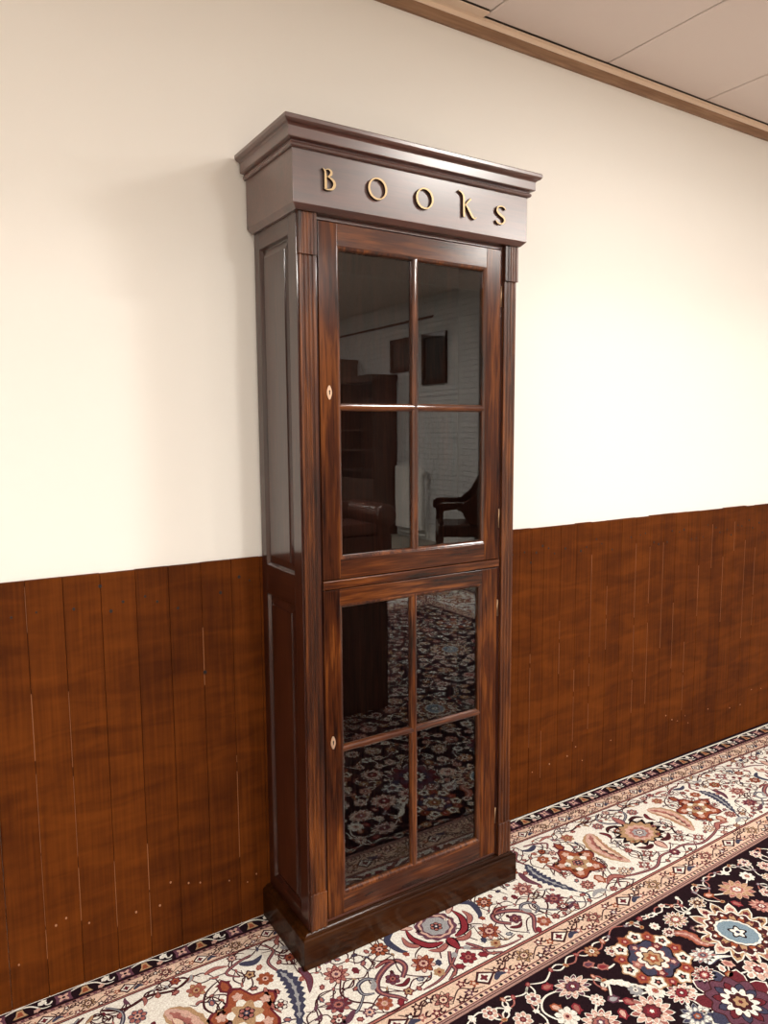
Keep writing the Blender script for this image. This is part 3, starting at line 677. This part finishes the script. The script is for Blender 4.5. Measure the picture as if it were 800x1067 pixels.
def axis_b(c):
    R.blob((c, .315), .078, 14, .16, 'night', 4, 0, 1.15, PI / 2, True); R.blob((c, .315), .066, 14, .10, 'tan', 5, 0, 1.1, PI / 2); R.blob((c, .318), .050, 12, .08, 'pink', 6, 0, 1.0, PI / 2)
    R.blob((c, .320), .036, 9, .10, 'rose', 7, 0, 1.0, PI / 2); R.blob((c, .320), .026, 8, .1, 'pale', 8, 0, 1, PI / 2); R.rosette((c, .32), .014, ('wine', 'ivory', 'rose', 'wine'), 6, 9)
    R.leaf([(c, .245), (c, .215), (c, .180)], .034, ('mauve', 'rose'), 4); R.leaf([(c, .392), (c, .42), (c, .450)], .036, ('wine', 'pink'), 4)
    for d in (-1, 1):
        R.vine([(c, .235), (c + d * .05, .205), (c + d * .06, .165), (c + d * .03, .132)], .009, 'slate', 3); R.leaf([(c + d * .02, .40), (c + d * .055, .405), (c + d * .085, .38)], .022, ('wine', 'brown'), 4)
        R.leaf([(c + d * .03, .238), (c + d * .07, .232), (c + d * .095, .255)], .018, ('night', 'brown'), 3)
    R.rosette((c, .480), .022, ('mauve', 'wine', 'rose', 'ivory'), 7)
def ivory_border(a0, a1, ph=.392, half=.4425):
    k = math.floor((a0 - ph) / half) - 1; j = k
    while ph + j * half < a1 + half:
        x = ph + j * half; m = j % 4; j += 1
        if m == 0 and a0 + .1 < x < a1 - .1: axis_a(x)
        if m == 2 and a0 + .1 < x < a1 - .1: axis_b(x)
        if m == 1 and a0 + .05 < x < a1 - .05: blue_leaf(x - .02, 1)
        if m == 3 and a0 + .05 < x < a1 - .05: blue_leaf(x - .005, -1)
        if m == 0:
            if x - half > a0: half_a(x, -1)
            if x > a0 - .02 and x + half < a1: half_a(x, 1)
        if m == 2:
            if x - half > a0: half_b(x, -1)
            if x > a0 - .02 and x + half < a1: half_b(x, 1)
def fill_ivory(a0, a1, seed, tries):
    rr = random.Random(seed); occ = R.occ; cells = {}
    def add(o):
        k = (int(o[0] // .12), int(o[1] // .12)); cells.setdefault(k, []).append(o)
    for o in occ: add(o)
    R.track = False; done = []
    for i in range(tries):
        x, t = rr.uniform(a0, a1), rr.uniform(.135, .505); r = rr.choice((.013, .015, .018)) if i < tries * .45 else rr.choice((.0075, .009, .011))
        k0, k1 = int(x // .12), int(t // .12)
        if any((x - o[0]) ** 2 + (t - o[1]) ** 2 < (r * 1.05 + o[2] + .0035) ** 2 for a in (-1, 0, 1) for b_ in (-1, 0, 1) for o in cells.get((k0 + a, k1 + b_), ())): continue
        add((x, t, r)); done.append((x, t)); a = rr.random() * 6.28
        col = rr.choice(('wine', 'brown', 'mauve', 'slate', 'wine', 'rust', 'brown'))
        kind = rr.random()
        if r > .0125 and kind < .55: R.rosette((x, t), r, (rr.choice(('brown', 'wine', 'mauve')), rr.choice(('rose', 'rust', 'pink', 'tan')), 'ivory', col), rr.choice((5, 6, 7)), 4, 1, a)
        elif kind < .8: R.leaf([(x - r * math.cos(a), t - r * math.sin(a)), (x + r * .3 * math.sin(a), t - r * .3 * math.cos(a)), (x + r * math.cos(a), t + r * math.sin(a))], r * .8, (col, rr.choice(('rose', 'pale', 'tan', col))), 3)
        else: R.bud((x, t), a, r * .8, (col, rr.choice(('rose', 'pink', 'rust'))), 3)
        if rr.random() < .8:
            q = a + PI + rr.uniform(-.6, .6); l = r * rr.uniform(1.8, 3.6)
            R.vine([(x, t), (x + l * .5 * math.cos(q), t + l * .5 * math.sin(q)), (x + l * math.cos(q + .7), t + l * math.sin(q + .7))], .0034, 'brown', 2, 4)
    for x, t in done:
        near = sorted(((x - a) ** 2 + (t - c) ** 2, a, c) for a, c in done if (a, c) != (x, t) and abs(a - x) < .13 and abs(c - t) < .13)[:3]
        for dd, a, c in near[1:3]:
            R.vine([(x, t), ((x + a) / 2 + (c - t) * .28, (t + c) / 2 - (a - x) * .28), (a, c)], .0042, 'brown', 1.5, 5)
    R.occ = []
# near side
R.track = True
side_border(SX0, SX1); R.occ = []; ivory_border(SX0 + .62, SX1 - .62); fill_ivory(-.95, 2.62, 5, 60000)

# right end, left end, far side: same stripes seen only in the glass or from the side
def swap(fn, *a):
    old = R.map; R.map = fn; side_border(*a); ivory_border(a[0], a[1]); R.map = old
YN = .63
swap(lambda p, q: (SX1 - q, -(p + .55)), .05, TY1 - .55)
swap(lambda p, q: (SX0 + q, -(p + .55)), .05, TY1 - .55)
swap(lambda p, q: (p, -(TY1 - q)), SX0 + .62, SX1 - .62)
# dark field
FX0, FX1, FY0, FY1 = SX0 + T1, SX1 - T1, T1, TY1 - T1
R.strip(FX0 - .01, FX1 + .01, T1, .80, 'night', 1)
R.map = lambda p, q: (p, -q)
R.strip(FX0, FX1, .72, FY1 + .01, 'night', .6)
R.map = lambda p, q: (p, fwd(p, q))
taken = []
def W(x, y): return (x, inv(x, y))
def put(x, y, r): taken.append((x, y, r))
def fros(x, y, r, cols, n=8, **k): R.rosette(W(x, y), r, cols, n, 4, **k); put(x, y, r)
# big blossoms of the field
def ring(c, R_, r, n, ph, cols, core, layer):
    for k in range(n):
        a = 2 * PI * k / n + ph; R.blob((c[0] + R_ * math.cos(a), c[1] + R_ * math.sin(a)), r, 5, .2, cols[k % len(cols)], layer, a)
        if core: R.blob((c[0] + R_ * math.cos(a), c[1] + R_ * math.sin(a)), r * .45, 5, .2, core, layer + 1, a)
def blossom_blue(x, y, r=.118):
    c = W(x, y); R.petals(c, r * 1.1, 15, 'ivory', ('tan', 'beige'), 4, 1, 0, .1, .5, 1.15, .006); ring(c, r * .84, r * .075, 15, .1, ('brown', 'rose', 'wine'), None, 6)
    R.blob(c, r * .74, 15, .07, 'ivory', 6, .1); R.blob(c, r * .69, 15, .07, 'brown', 7, .1); R.petals(c, r * .70, 16, 'brown', ('tan', 'rust'), 8, 1, 0, 0, .45, 1.1); ring(c, r * .60, r * .04, 16, 0, ('wine', 'ivory'), None, 10)
    R.blob(c, r * .45, 16, .02, 'brown', 10, 0, 1.25, -.5); R.blob(c, r * .42, 16, .03, 'ivory', 11, 0, 1.25, -.5); R.blob(c, r * .37, 16, .02, 'sky', 12, 0, 1.25, -.5); R.blob(c, r * .19, 5, .25, 'night', 13, .4); R.blob(c, r * .14, 5, .3, 'ivory', 14, .4); R.blob(c, r * .05, 6, 0, 'slate', 15)
    put(x, y, r)
def blossom_orange(x, y, r=.105):
    c = W(x, y); n = 14
    for k in range(n):
        a = 2 * PI * k / n + .1; p = (c[0] + r * .80 * math.cos(a), c[1] + r * .80 * math.sin(a))
        R.blob(p, r * .22, 5, .16, ('brown', 'tan')[k % 2], 4 + k % 2 * 2, a); R.blob(p, r * .18, 5, .16, ('rust', 'ivory')[k % 2], 5 + k % 2 * 2, a); R.blob(p, r * .09, 5, .2, ('red', 'night')[k % 2], 8, a); R.blob(p, r * .04, 4, .1, ('pink', 'rose')[k % 2], 9)
    R.blob(c, r * .63, 7, .10, 'night', 8); R.blob(c, r * .59, 7, .10, 'slate', 9); ring(c, r * .50, r * .13, 5, .8, ('mauve', 'wine', 'rose'), 'pink', 10)
    R.petals(c, r * .46, 9, 'rust', 'ivory', 12, 1, 0, 0, .3, 1.2); R.blob(c, r * .27, 7, .15, 'brown', 14); R.blob(c, r * .23, 7, .15, 'tan', 15); R.blob(c, r * .14, 5, .2, 'rust', 16); R.blob(c, r * .06, 5, .1, 'ivory', 17)
    put(x, y, r)
def blossom_purple(x, y, r=.112):
    c = W(x, y); n = 10
    R.petals(c, r * 1.05, n, 'ivory', ('wine', 'mauve', 'slate'), 4, 1, 0, 0, .4, 1.1, .005)
    for k in range(n):
        a = 2 * PI * (k + .5) / n; R.bud((c[0] + r * 1.0 * math.cos(a), c[1] + r * 1.0 * math.sin(a)), a, r * .11, ('ivory', 'pink'), 6)
    R.blob(c, r * .70, n, .10, 'brown', 7, .3); R.blob(c, r * .66, n, .10, 'mauve', 8, .3); R.petals(c, r * .60, 11, 'night', ('slate', 'wine'), 9, 1, 0, 0, .3, 1.1); R.petals(c, r * .46, 12, 'brown', 'ivory', 11, 1, 0, .1, .4, 1.15)
    R.blob(c, r * .28, 8, .12, 'ivory', 13); R.blob(c, r * .24, 8, .12, 'brown', 14); R.blob(c, r * .14, 6, .15, 'tan', 15); R.blob(c, r * .05, 6, .15, 'wine', 16)
    put(x, y, r)
def palmette(x, y, r, cols, rot=0, asp=.8):
    c = W(x, y); n = 13 if r > .034 else 9
    R.petals(c, r * 1.04, n, cols[0], (cols[1], cols[2] if cols[2] != 'wine' else 'rose'), 4, asp, rot, 0, .4, 1.1)
    R.petals(c, r * .76, n - 2, cols[0], cols[1], 6, asp, rot, .2, .2, 1.05)
    R.blob(c, r * .44, 9, .10, 'brown' if cols[0] == 'ivory' else cols[0], 8, 0, asp, rot); R.blob(c, r * .37, 9, .10, cols[2], 9, 0, asp, rot); R.blob(c, r * .22, 6, .15, cols[3], 10, 0, asp, rot); R.blob(c, r * .09, 5, .2, cols[0], 11)
    put(x, y, r)
blossom_blue(1.085, .804); blossom_orange(.800, .742); blossom_purple(.855, .955)
PK = ('ivory', 'pink', 'wine', 'rose')
palmette(.986, .676, .040, ('ivory', 'tan', 'rose', 'ivory')); palmette(1.105, .664, .030, ('ivory', 'tan', 'brown', 'tan')); palmette(1.262, .690, .056, ('pink', 'tan', 'rose', 'ivory'), .4); palmette(1.250, .775, .036, ('rose', 'pink', 'wine', 'ivory'), 1)
palmette(.923, .806, .040, ('pale', 'ivory', 'rose', 'slate'), .2, .7); palmette(.862, .852, .038, ('ivory', 'rose', 'red', 'pink')); palmette(.760, .858, .042, ('ivory', 'pink', 'red', 'wine')); palmette(.649, .856, .056, ('ivory', 'pink', 'wine', 'red'), .2, .9)
palmette(.728, .925, .046, ('pale', 'ivory', 'slate', 'rust')); palmette(.548, .696, .052, ('ivory', 'pink', 'mauve', 'wine'), .1, .7); palmette(.519, .812, .050, ('ivory', 'pink', 'rose', 'mauve'), .2); palmette(.925, .700, .022, PK)
for x, y, r, cols in ((1.352, .668, .024, ('ivory', 'ivory', 'rose', 'tan')), (1.451, .668, .026, PK), (.466, .757, .032, ('ivory', 'ivory', 'pink', 'wine')), (.711, .818, .026, ('ivory', 'ivory', 'rose', 'rust')), (.730, .664, .020, PK), (.566, .760, .020, ('ivory', 'pink', 'ivory', 'brown')),
                      (.996, .916, .040, PK), (.370, .706, .026, PK), (.912, .662, .016, ('ivory', 'ivory', 'pink', 'rose')), (.671, .790, .020, ('pale', 'pale', 'ivory', 'brown'))): fros(x, y, r, cols)
for x, y, a, cols in ((1.165, .660, .4, ('rust', 'pink')), (1.199, .728, 1.2, ('red', 'rose')), (.492, .662, .2, ('red', 'rose')), (.463, .722, 1, ('rust', 'pink')), (.504, .750, 2, ('red', 'rose')), (.627, .805, 1, ('red', 'rose')), (.601, .779, .3, ('mauve', 'pale')), (.585, .822, 2, ('red', 'pink')),
                      (.919, .887, 0, ('rust', 'tan')), (.665, .690, .4, ('rose', 'red')), (.640, .664, .3, ('rose', 'mauve')), (.95, .86, 1, ('pink', 'rose')), (1.0, .73, .5, ('mauve', 'pink'))):
    R.bud(W(x, y), a, .015, cols); put(x, y, .02)
R.leaf([W(.925, .702), W(.960, .735), W(.962, .775), W(.985, .80)], .034, ('rust', 'rose'), 4, 6, .2, 'pink'); put(.955, .745, .035)
R.leaf([W(.622, .728), W(.655, .748), W(.680, .780), W(.708, .802)], .020, ('ivory', 'ivory'), 4, 7, .25); put(.66, .762, .025)
R.leaf([W(.905, .835), W(.945, .83), W(.985, .85)], .020, ('slate', 'ivory'), 4)
for pts in ([(.548, .696), (.47, .682), (.43, .71), (.44, .75), (.466, .757)], [(.548, .73), (.56, .76), (.519, .80), (.55, .84)], [(.60, .70), (.63, .735), (.601, .779), (.627, .805), (.649, .85)], [(.711, .818), (.73, .85), (.76, .858), (.80, .90), (.728, .925)],
            [(.86, .80), (.90, .79), (.923, .806), (.95, .85), (.919, .887)], [(.986, .676), (.96, .70), (.97, .73)], [(1.105, .664), (1.05, .67), (.986, .676)], [(1.165, .66), (1.21, .68), (1.262, .69), (1.31, .69), (1.352, .668)], [(.76, .858), (.74, .89), (.728, .925)], [(.649, .80), (.69, .81), (.711, .818)],
            [(.70, .70), (.67, .70), (.64, .675)], [(.862, .852), (.90, .90), (.95, .90), (.996, .916)]):
    R.vine([W(*p) for p in pts], .0055, 'ivory', 3)
# the rest of the field
R.map = lambda p, q: (p, -q)
def W(x, y): return (x, y)
rf = random.Random(11); pts = []
tries = 0
for x, y, r, f in ((2.04, 2.26, .13, 'blue'), (2.45, 2.75, .13, 'orange'), (1.36, 1.50, .12, 'blue'), (1.75, 1.30, .11, 'orange'), (.55, 1.15, .11, 'orange'), (1.30, 1.02, .10, 'purple'), (2.3, 1.0, .11, 'blue'), (2.0, 1.72, .1, 'purple'), (.3, 1.6, .12, 'blue'), (.95, 1.9, .11, 'purple'), (1.5, 2.4, .12, 'orange'), (.6, 2.6, .12, 'blue'), (-.5, 1.2, .12, 'purple'), (-.6, 2.2, .12, 'orange'), (.15, 1.02, .10, 'blue')):
    {'blue': blossom_blue, 'orange': blossom_orange, 'purple': blossom_purple}[f](x, y, r)
FC = [PK, ('ivory', 'tan', 'rose', 'ivory'), ('pale', 'ivory', 'slate', 'rust'), ('ivory', 'rose', 'red', 'pink'), ('ivory', 'ivory', 'rose', 'tan'), ('rose', 'pink', 'wine', 'ivory'), ('rust', 'tan', 'ivory', 'brown'), ('ivory', 'pink', 'mauve', 'wine')]
small = []; cells = {}
def cadd(o): cells.setdefault((int(o[0] // .13), int(o[1] // .13)), []).append(o)
for o in taken: cadd(o)
NT = 70000
while tries < NT:
    tries += 1
    x = rf.uniform(FX0 + .03, FX1 - .03) if tries % 3 else rf.uniform(.2, 1.8); y = rf.uniform(.60, FY1 - .03) if tries % 3 else rf.uniform(.60, 1.2)
    r = rf.choice((.022, .027, .033, .040, .048)) if tries < NT * .4 else rf.choice((.009, .012, .015, .018))
    if y - r < -fwd(x, T1) + .004: continue
    k0, k1 = int(x // .13), int(y // .13)
    if any((x - o[0]) ** 2 + (y - o[1]) ** 2 < (r + o[2] + .006) ** 2 for a in (-1, 0, 1) for c in (-1, 0, 1) for o in cells.get((k0 + a, k1 + c), ())): continue
    cadd((x, y, r))
    taken.append((x, y, r)); small.append((x, y, r))
    if r > .028: palmette_c = rf.choice(FC); taken.pop(); palmette(x, y, r, palmette_c, rf.random() * 3, rf.choice((.7, .85, 1)))
    elif r > .019: R.rosette((x, y), r, rf.choice(FC), rf.choice((6, 7, 8)))
    else: R.bud((x, y), rf.random() * 6.28, r * .85, rf.choice((('red', 'rose'), ('rust', 'pink'), ('ivory', 'pink'), ('mauve', 'pale'), ('ivory', 'ivory'), ('tan', 'rust'))))
for i, (x, y, r) in enumerate(small):
    near = sorted(((x - a) ** 2 + (y - c) ** 2, a, c) for a, c, d in small if (a, c) != (x, y) and abs(a - x) < .22 and abs(c - y) < .22)[:3]
    for dd, a, c in near[:2]:
        mx, my = (x + a) / 2 + (c - y) * .22, (y + c) / 2 - (a - x) * .22
        R.vine([(x, y), (mx, my), (a, c)], .0045, 'ivory' if rf.random() < .8 else 'rose', 3, 4)
R.b.box(SX0, SX1, -TY1, -.034, -.011, -.0016, RC['night'])
rug = R.b.obj('persian_rug', RUGM, None, scale=S, recalc=False)
tag(rug, 'large Persian rug with ivory floral border and near-black field, under the bookcase', 'rug')

# ------------------------------------------------------------------ the room mirrored in the glass (metres)
def rect_legs(): pass
# radiator with valve and pipes on the painted brick wall
r_ = tag(empty('radiator', (XR, -7.07, 0)), 'white panel radiator on the painted brick wall, mirrored in the upper door', 'radiator')
M['white'] = plain('white_enamel', (.86, .84, .80), .35)
b = MB(); b.box(-.10, -.05, -.33, .33, .12, 1.0)
for k in range(13): b.box(-.106, -.099, -.31 + k * .049, -.285 + k * .049, .16, .96)
b.obj('panel', M['white'], r_, bevel=.006)
b = MB(); b.tube([(-.075, .332, .92), (-.075, .37, .92), (-.075, .40, .90)], .012); b.tube([(-.075, .40, .91), (-.075, .40, .02)], .012); b.tube([(-.075, .40, .05), (-.06, -.30, .05)], .012); b.obj('pipe', M['white'], r_)
b = MB(); b.lathe([(.001, .88), (.030, .885), (.036, .93), (.034, .97), (.001, .975)], -.12, .40); b.tube([(-.075, .40, .90), (-.12, .40, .90)], .012); b.obj('valve', M['white'], r_)
b = MB(); b.box(XR - .015, XR, YF, 0, -.013, .09); struct('baseboard_right', b, M['white'])
b = MB(); b.box(XR - .02, XR, -11, -6.6, 3.0, 3.03); struct('trim_4', b, M['dark'])
M['canvas'] = plain('dark_canvas', (.03, .014, .009), .5, bump=.2, bscale=14, var=.7)
def picture(y0, y1, z0, z1, label):
    p = tag(empty('framed_picture', (XR, (y0 + y1) / 2, (z0 + z1) / 2)), label, 'picture', None)
    w, h = (y1 - y0) / 2, (z1 - z0) / 2; f = .07
    b = MB(); b.box(-.04, -.002, -w, w, -h, -h + f); b.box(-.04, -.002, -w, w, h - f, h); b.box(-.04, -.002, -w, -w + f, -h + f, h - f); b.box(-.04, -.002, w - f, w, -h + f, h - f); b.obj('frame', M['dark'], p, bevel=.01)
    b = MB(); b.box(-.02, -.004, -w + f, w - f, -h + f, h - f); b.obj('canvas', M['canvas'], p)
picture(-6.83, -6.28, 2.12, 2.80, 'dark framed picture on the brick wall, right one mirrored in the upper glass')
picture(-7.62, -6.98, 2.33, 2.80, 'dark framed picture mirrored just left of the upper door glazing bar')
def cabinet(name, y0, y1, h, mat, label, nsh, dep=.40):
    c = tag(empty(name, (XR, (y0 + y1) / 2, 0)), label, 'bookcase'); w = (y1 - y0) / 2; x0, x1 = -dep - .02, -.02; z0 = -.012
    b = MB(); b.box(x0, x1, -w, -w + .03, z0, h - .06); b.box(x0, x1, w - .03, w, z0, h - .06); b.box(x1 - .015, x1, -w + .03, w - .03, z0, h - .06); b.box(x0 + .01, x1 - .02, -w + .03, w - .03, z0, .10); b.obj('carcass', mat, c, bevel=.003)
    b = MB(); b.box(x0 - .03, x1, -w - .03, w + .03, h - .06, h); b.box(x0 - .015, x1, -w - .015, w + .015, h - .09, h - .06); b.obj('cornice', mat, c, bevel=.006)
    for k in range(nsh):
        z = .3 + (h - .5) * k / nsh; b = MB(); b.box(x0 + .02, x1 - .02, -w + .032, w - .032, z, z + .025); b.obj('shelf', mat, c)
    for s_ in (-1, 1):
        b = MB(); a0, a1 = (0.002, w - .031) if s_ > 0 else (-w + .031, -.002)
        b.box(x0 - .004, x0 + .016, a0, a1, .11, .80); b.frame_ring(a0 + .06, a1 - .06, .18, .73, [(0, x0 - .0045), (.02, x0 + .004), (.05, x0 - .002)], 'yz'); b.obj('door', mat, c, bevel=.003)
cabinet('library_bookcase', -8.50, -7.47, 2.30, M['dark'], 'tall dark wooden bookcase left of the radiator, mirrored in the upper door', 6)
cabinet('library_bookcase', -10.6, -8.58, 2.60, M['midwood'], 'wide brown bookcase furthest from the radiator, mirrored at the upper left pane', 6)
# chesterfield sofa
M['leather'] = plain('oxblood_leather', (.085, .024, .014), .32, bump=.3, bscale=30, var=.25)
sx, sy = 2.78, -5.95
so = tag(empty('chesterfield_sofa', (sx, sy, 0)), 'dark brown buttoned leather sofa with rolled arms, mirrored in the upper door', 'sofa')
def roll(mb, axis, c0, c1, u, z, r, n=16, m=14):
    rings = []
    for i in range(m + 1):
        t = i / m; a = c0 + (c1 - c0) * t; rr = r * (1 - .10 * abs(math.cos(PI * t * 7))) * (1 if 0 < i < m else .86)
        rings.append([((a, u + rr * math.cos(2 * PI * k / n), z + rr * math.sin(2 * PI * k / n)) if axis == 'x' else (u + rr * math.cos(2 * PI * k / n), a, z + rr * math.sin(2 * PI * k / n))) for k in range(n)])
    mb.loft(rings)
HS = .66
b = MB(); b.box(-.95, .95, -.42, .42, .10, .32); b.obj('base', M['leather'], so, bevel=.02)
for s_ in (-1, 1):
    b = MB(); b.box(s_ * .84 - .07, s_ * .84 + .07, -.40, .44, .12, HS - .12); roll(b, 'y', -.42, .46, s_ * .87, HS - .13, .15); b.obj('arm', M['leather'], so, bevel=.02)
b = MB(); b.box(-.76, .76, -.42, -.24, .32, HS - .13); roll(b, 'x', -.88, .88, -.34, HS - .13, .13)
for i in range(9):
    for k in range(2):
        x = -.7 + i * .175 + (.08 if k else 0)
        if x < .74:
            n0 = len(b.v); b.lathe([(.001, .008), (.012, .006), (.014, 0)], 0, 0, 8)
            b.v[n0:] = [(x + vx_, -.238 + vz_, .42 + k * .12 + vy_) for vx_, vy_, vz_ in b.v[n0:]]
b.obj('backrest', M['leather'], so, bevel=.02)
for k in range(3):
    b = MB(); b.box(-.755 + k * .505, -.255 + k * .505, -.235, .42, .322, .46); b.obj('seat_cushion', M['leather'], so, bevel=.04, seg=3)
for x in (-.85, .85):
    for y in (-.34, .36):
        b = MB(); b.lathe([(.03, -.012), (.045, .03), (.045, .07), (.03, .10)], x, y); b.obj('foot', M['dark'], so)
# hall chair: shaped high back, arms on turned posts
ch = tag(empty('armchair', (4.50, -5.20, 0), math.radians(-57)), 'dark carved wooden armchair with high shaped back, mirrored before the brick wall', 'chair')
b = MB(); b.box(-.30, .30, -.30, .22, .30, .44); b.obj('seat', M['dark'], ch, bevel=.02)
b = MB(); b.prism([(-.30, .44), (-.30, .70), (-.24, .86), (-.27, 1.06), (-.14, 1.10), (0, 1.16), (.14, 1.10), (.27, 1.06), (.24, .86), (.30, .70), (.30, .44)], .22, .27, 'y'); b.obj('backrest', M['dark'], ch, bevel=.01)
for s_ in (-1, 1):
    b = MB(); b.prism([(.27, .44), (.27, 1.12), (.24, 1.12), (.22, .98), (.12, .80), (0, .70), (-.28, .70), (-.33, .66), (-.33, .58), (-.27, .56), (-.24, .60), (-.10, .62), (0, .56), (.06, .44)], s_ * .30 - .02, s_ * .30 + .02, 'x'); b.obj('arm', M['dark'], ch, bevel=.008)
    b = MB(); b.lathe([(.022, .44), (.028, .48), (.018, .50), (.026, .56), (.02, .60)], s_ * .30, -.27); b.obj('arm_post', M['dark'], ch)
    for y in (-.27, .20):
        b = MB(); b.lathe([(.02, -.012), (.03, .03), (.02, .08), (.032, .22), (.03, .31)], s_ * .27, y); b.obj('leg', M['dark'], ch)
# pedestal desk close to the bookcase, its end mirrored in the lower door
dk = tag(empty('desk', (.72, -2.12, 0)), 'dark wooden pedestal desk standing on the rug, mirrored in the lower door', 'desk')
b = MB(); b.box(-.58, .58, -.36, .36, .735, .77); b.obj('desk_top', M['dark'], dk, bevel=.006)
b = MB(); b.box(-.17, .17, -.32, .30, .60, .733); b.obj('apron', M['dark'], dk, bevel=.003)
for s_ in (-1, 1):
    b = MB(); b.box(s_ * .36 - .19, s_ * .36 + .19, -.34, .34, .002, .733); p = b.obj('pedestal', M['dark'], dk, bevel=.004)
    for k in range(3):
        b = MB(); b.box(s_ * .36 - .17, s_ * .36 + .17, -.352, -.341, .07 + k * .22, .27 + k * .22); b.obj('drawer', M['dark'], p, bevel=.003)

# ------------------------------------------------------------------ lights: ceiling panels
def panel(name, x, y, z, w, e, col=(1, .955, .89)):
    l = bpy.data.lights.new(name, 'AREA'); l.shape = 'RECTANGLE'; l.size = w[0]; l.size_y = w[1]; l.energy = e; l.color = col
    o = bpy.data.objects.new(name, l); COL.objects.link(o); o.location = (x, y, z)
    return o
panel('ceiling_lamp_near', 1.42, -1.50, ZC - .01, (.46, .16), 40)
panel('ceiling_lamp_mid', .62, -3.45, ZC - .01, (.24, .24), 95)
panel('ceiling_lamp_left', -1.05, -3.75, ZC - .01, (.58, .58), 112)
panel('ceiling_lamp_end', -2.98, -3.1, ZC - .01, (.58, .58), 75)
panel('ceiling_lamp_right', 3.02, -2.80, ZC - .01, (.58, .58), 115)
for k, (x, y) in enumerate(((-1.2, -6.5), (1.4, -6.3), (2.9, -6.4), (2.6, -9.5), (.4, -9.5))):
    panel('ceiling_lamp_far', x, y, ZH - .01, (.58, .58), 130)
w = bpy.data.worlds.new('World'); SC.world = w; w.use_nodes = True
w.node_tree.nodes['Background'].inputs[0].default_value = (1, .95, .9, 1); w.node_tree.nodes['Background'].inputs[1].default_value = .05

# ------------------------------------------------------------------ camera
cam = bpy.data.cameras.new('camera'); co = bpy.data.objects.new('camera', cam); COL.objects.link(co); SC.camera = co
yaw, pitch, roll_, f = .5643, -.1114, -.0066, 763.58
cy_, sy_ = math.cos(yaw), math.sin(yaw); cp, sp = math.cos(pitch), math.sin(pitch)
fw = Vector((sy_ * cp, cy_ * cp, sp)); rt = Vector((cy_, -sy_, 0)); up = rt.cross(fw)
r2 = math.cos(roll_) * rt + math.sin(roll_) * up; u2 = math.cos(roll_) * up - math.sin(roll_) * rt
mw = Matrix.Identity(4)
for i in range(3): mw[i][0] = r2[i]; mw[i][1] = u2[i]; mw[i][2] = -fw[i]
mw[0][3], mw[1][3], mw[2][3] = -.8221, -2.0388, 1.512
co.matrix_world = mw
cam.sensor_fit = 'VERTICAL'; cam.sensor_height = 36; cam.lens = 36 * f / 1067; cam.clip_start = .02

vs = SC.view_settings
vs.view_transform = 'Standard'; vs.look = 'None'; vs.gamma = 1; vs.use_curve_mapping = False; vs.exposure = -0.42
SC.cycles.caustics_refractive = False; SC.cycles.caustics_reflective = False
SC.cycles.max_bounces = 10; SC.cycles.transmission_bounces = 8; SC.cycles.diffuse_bounces = 5
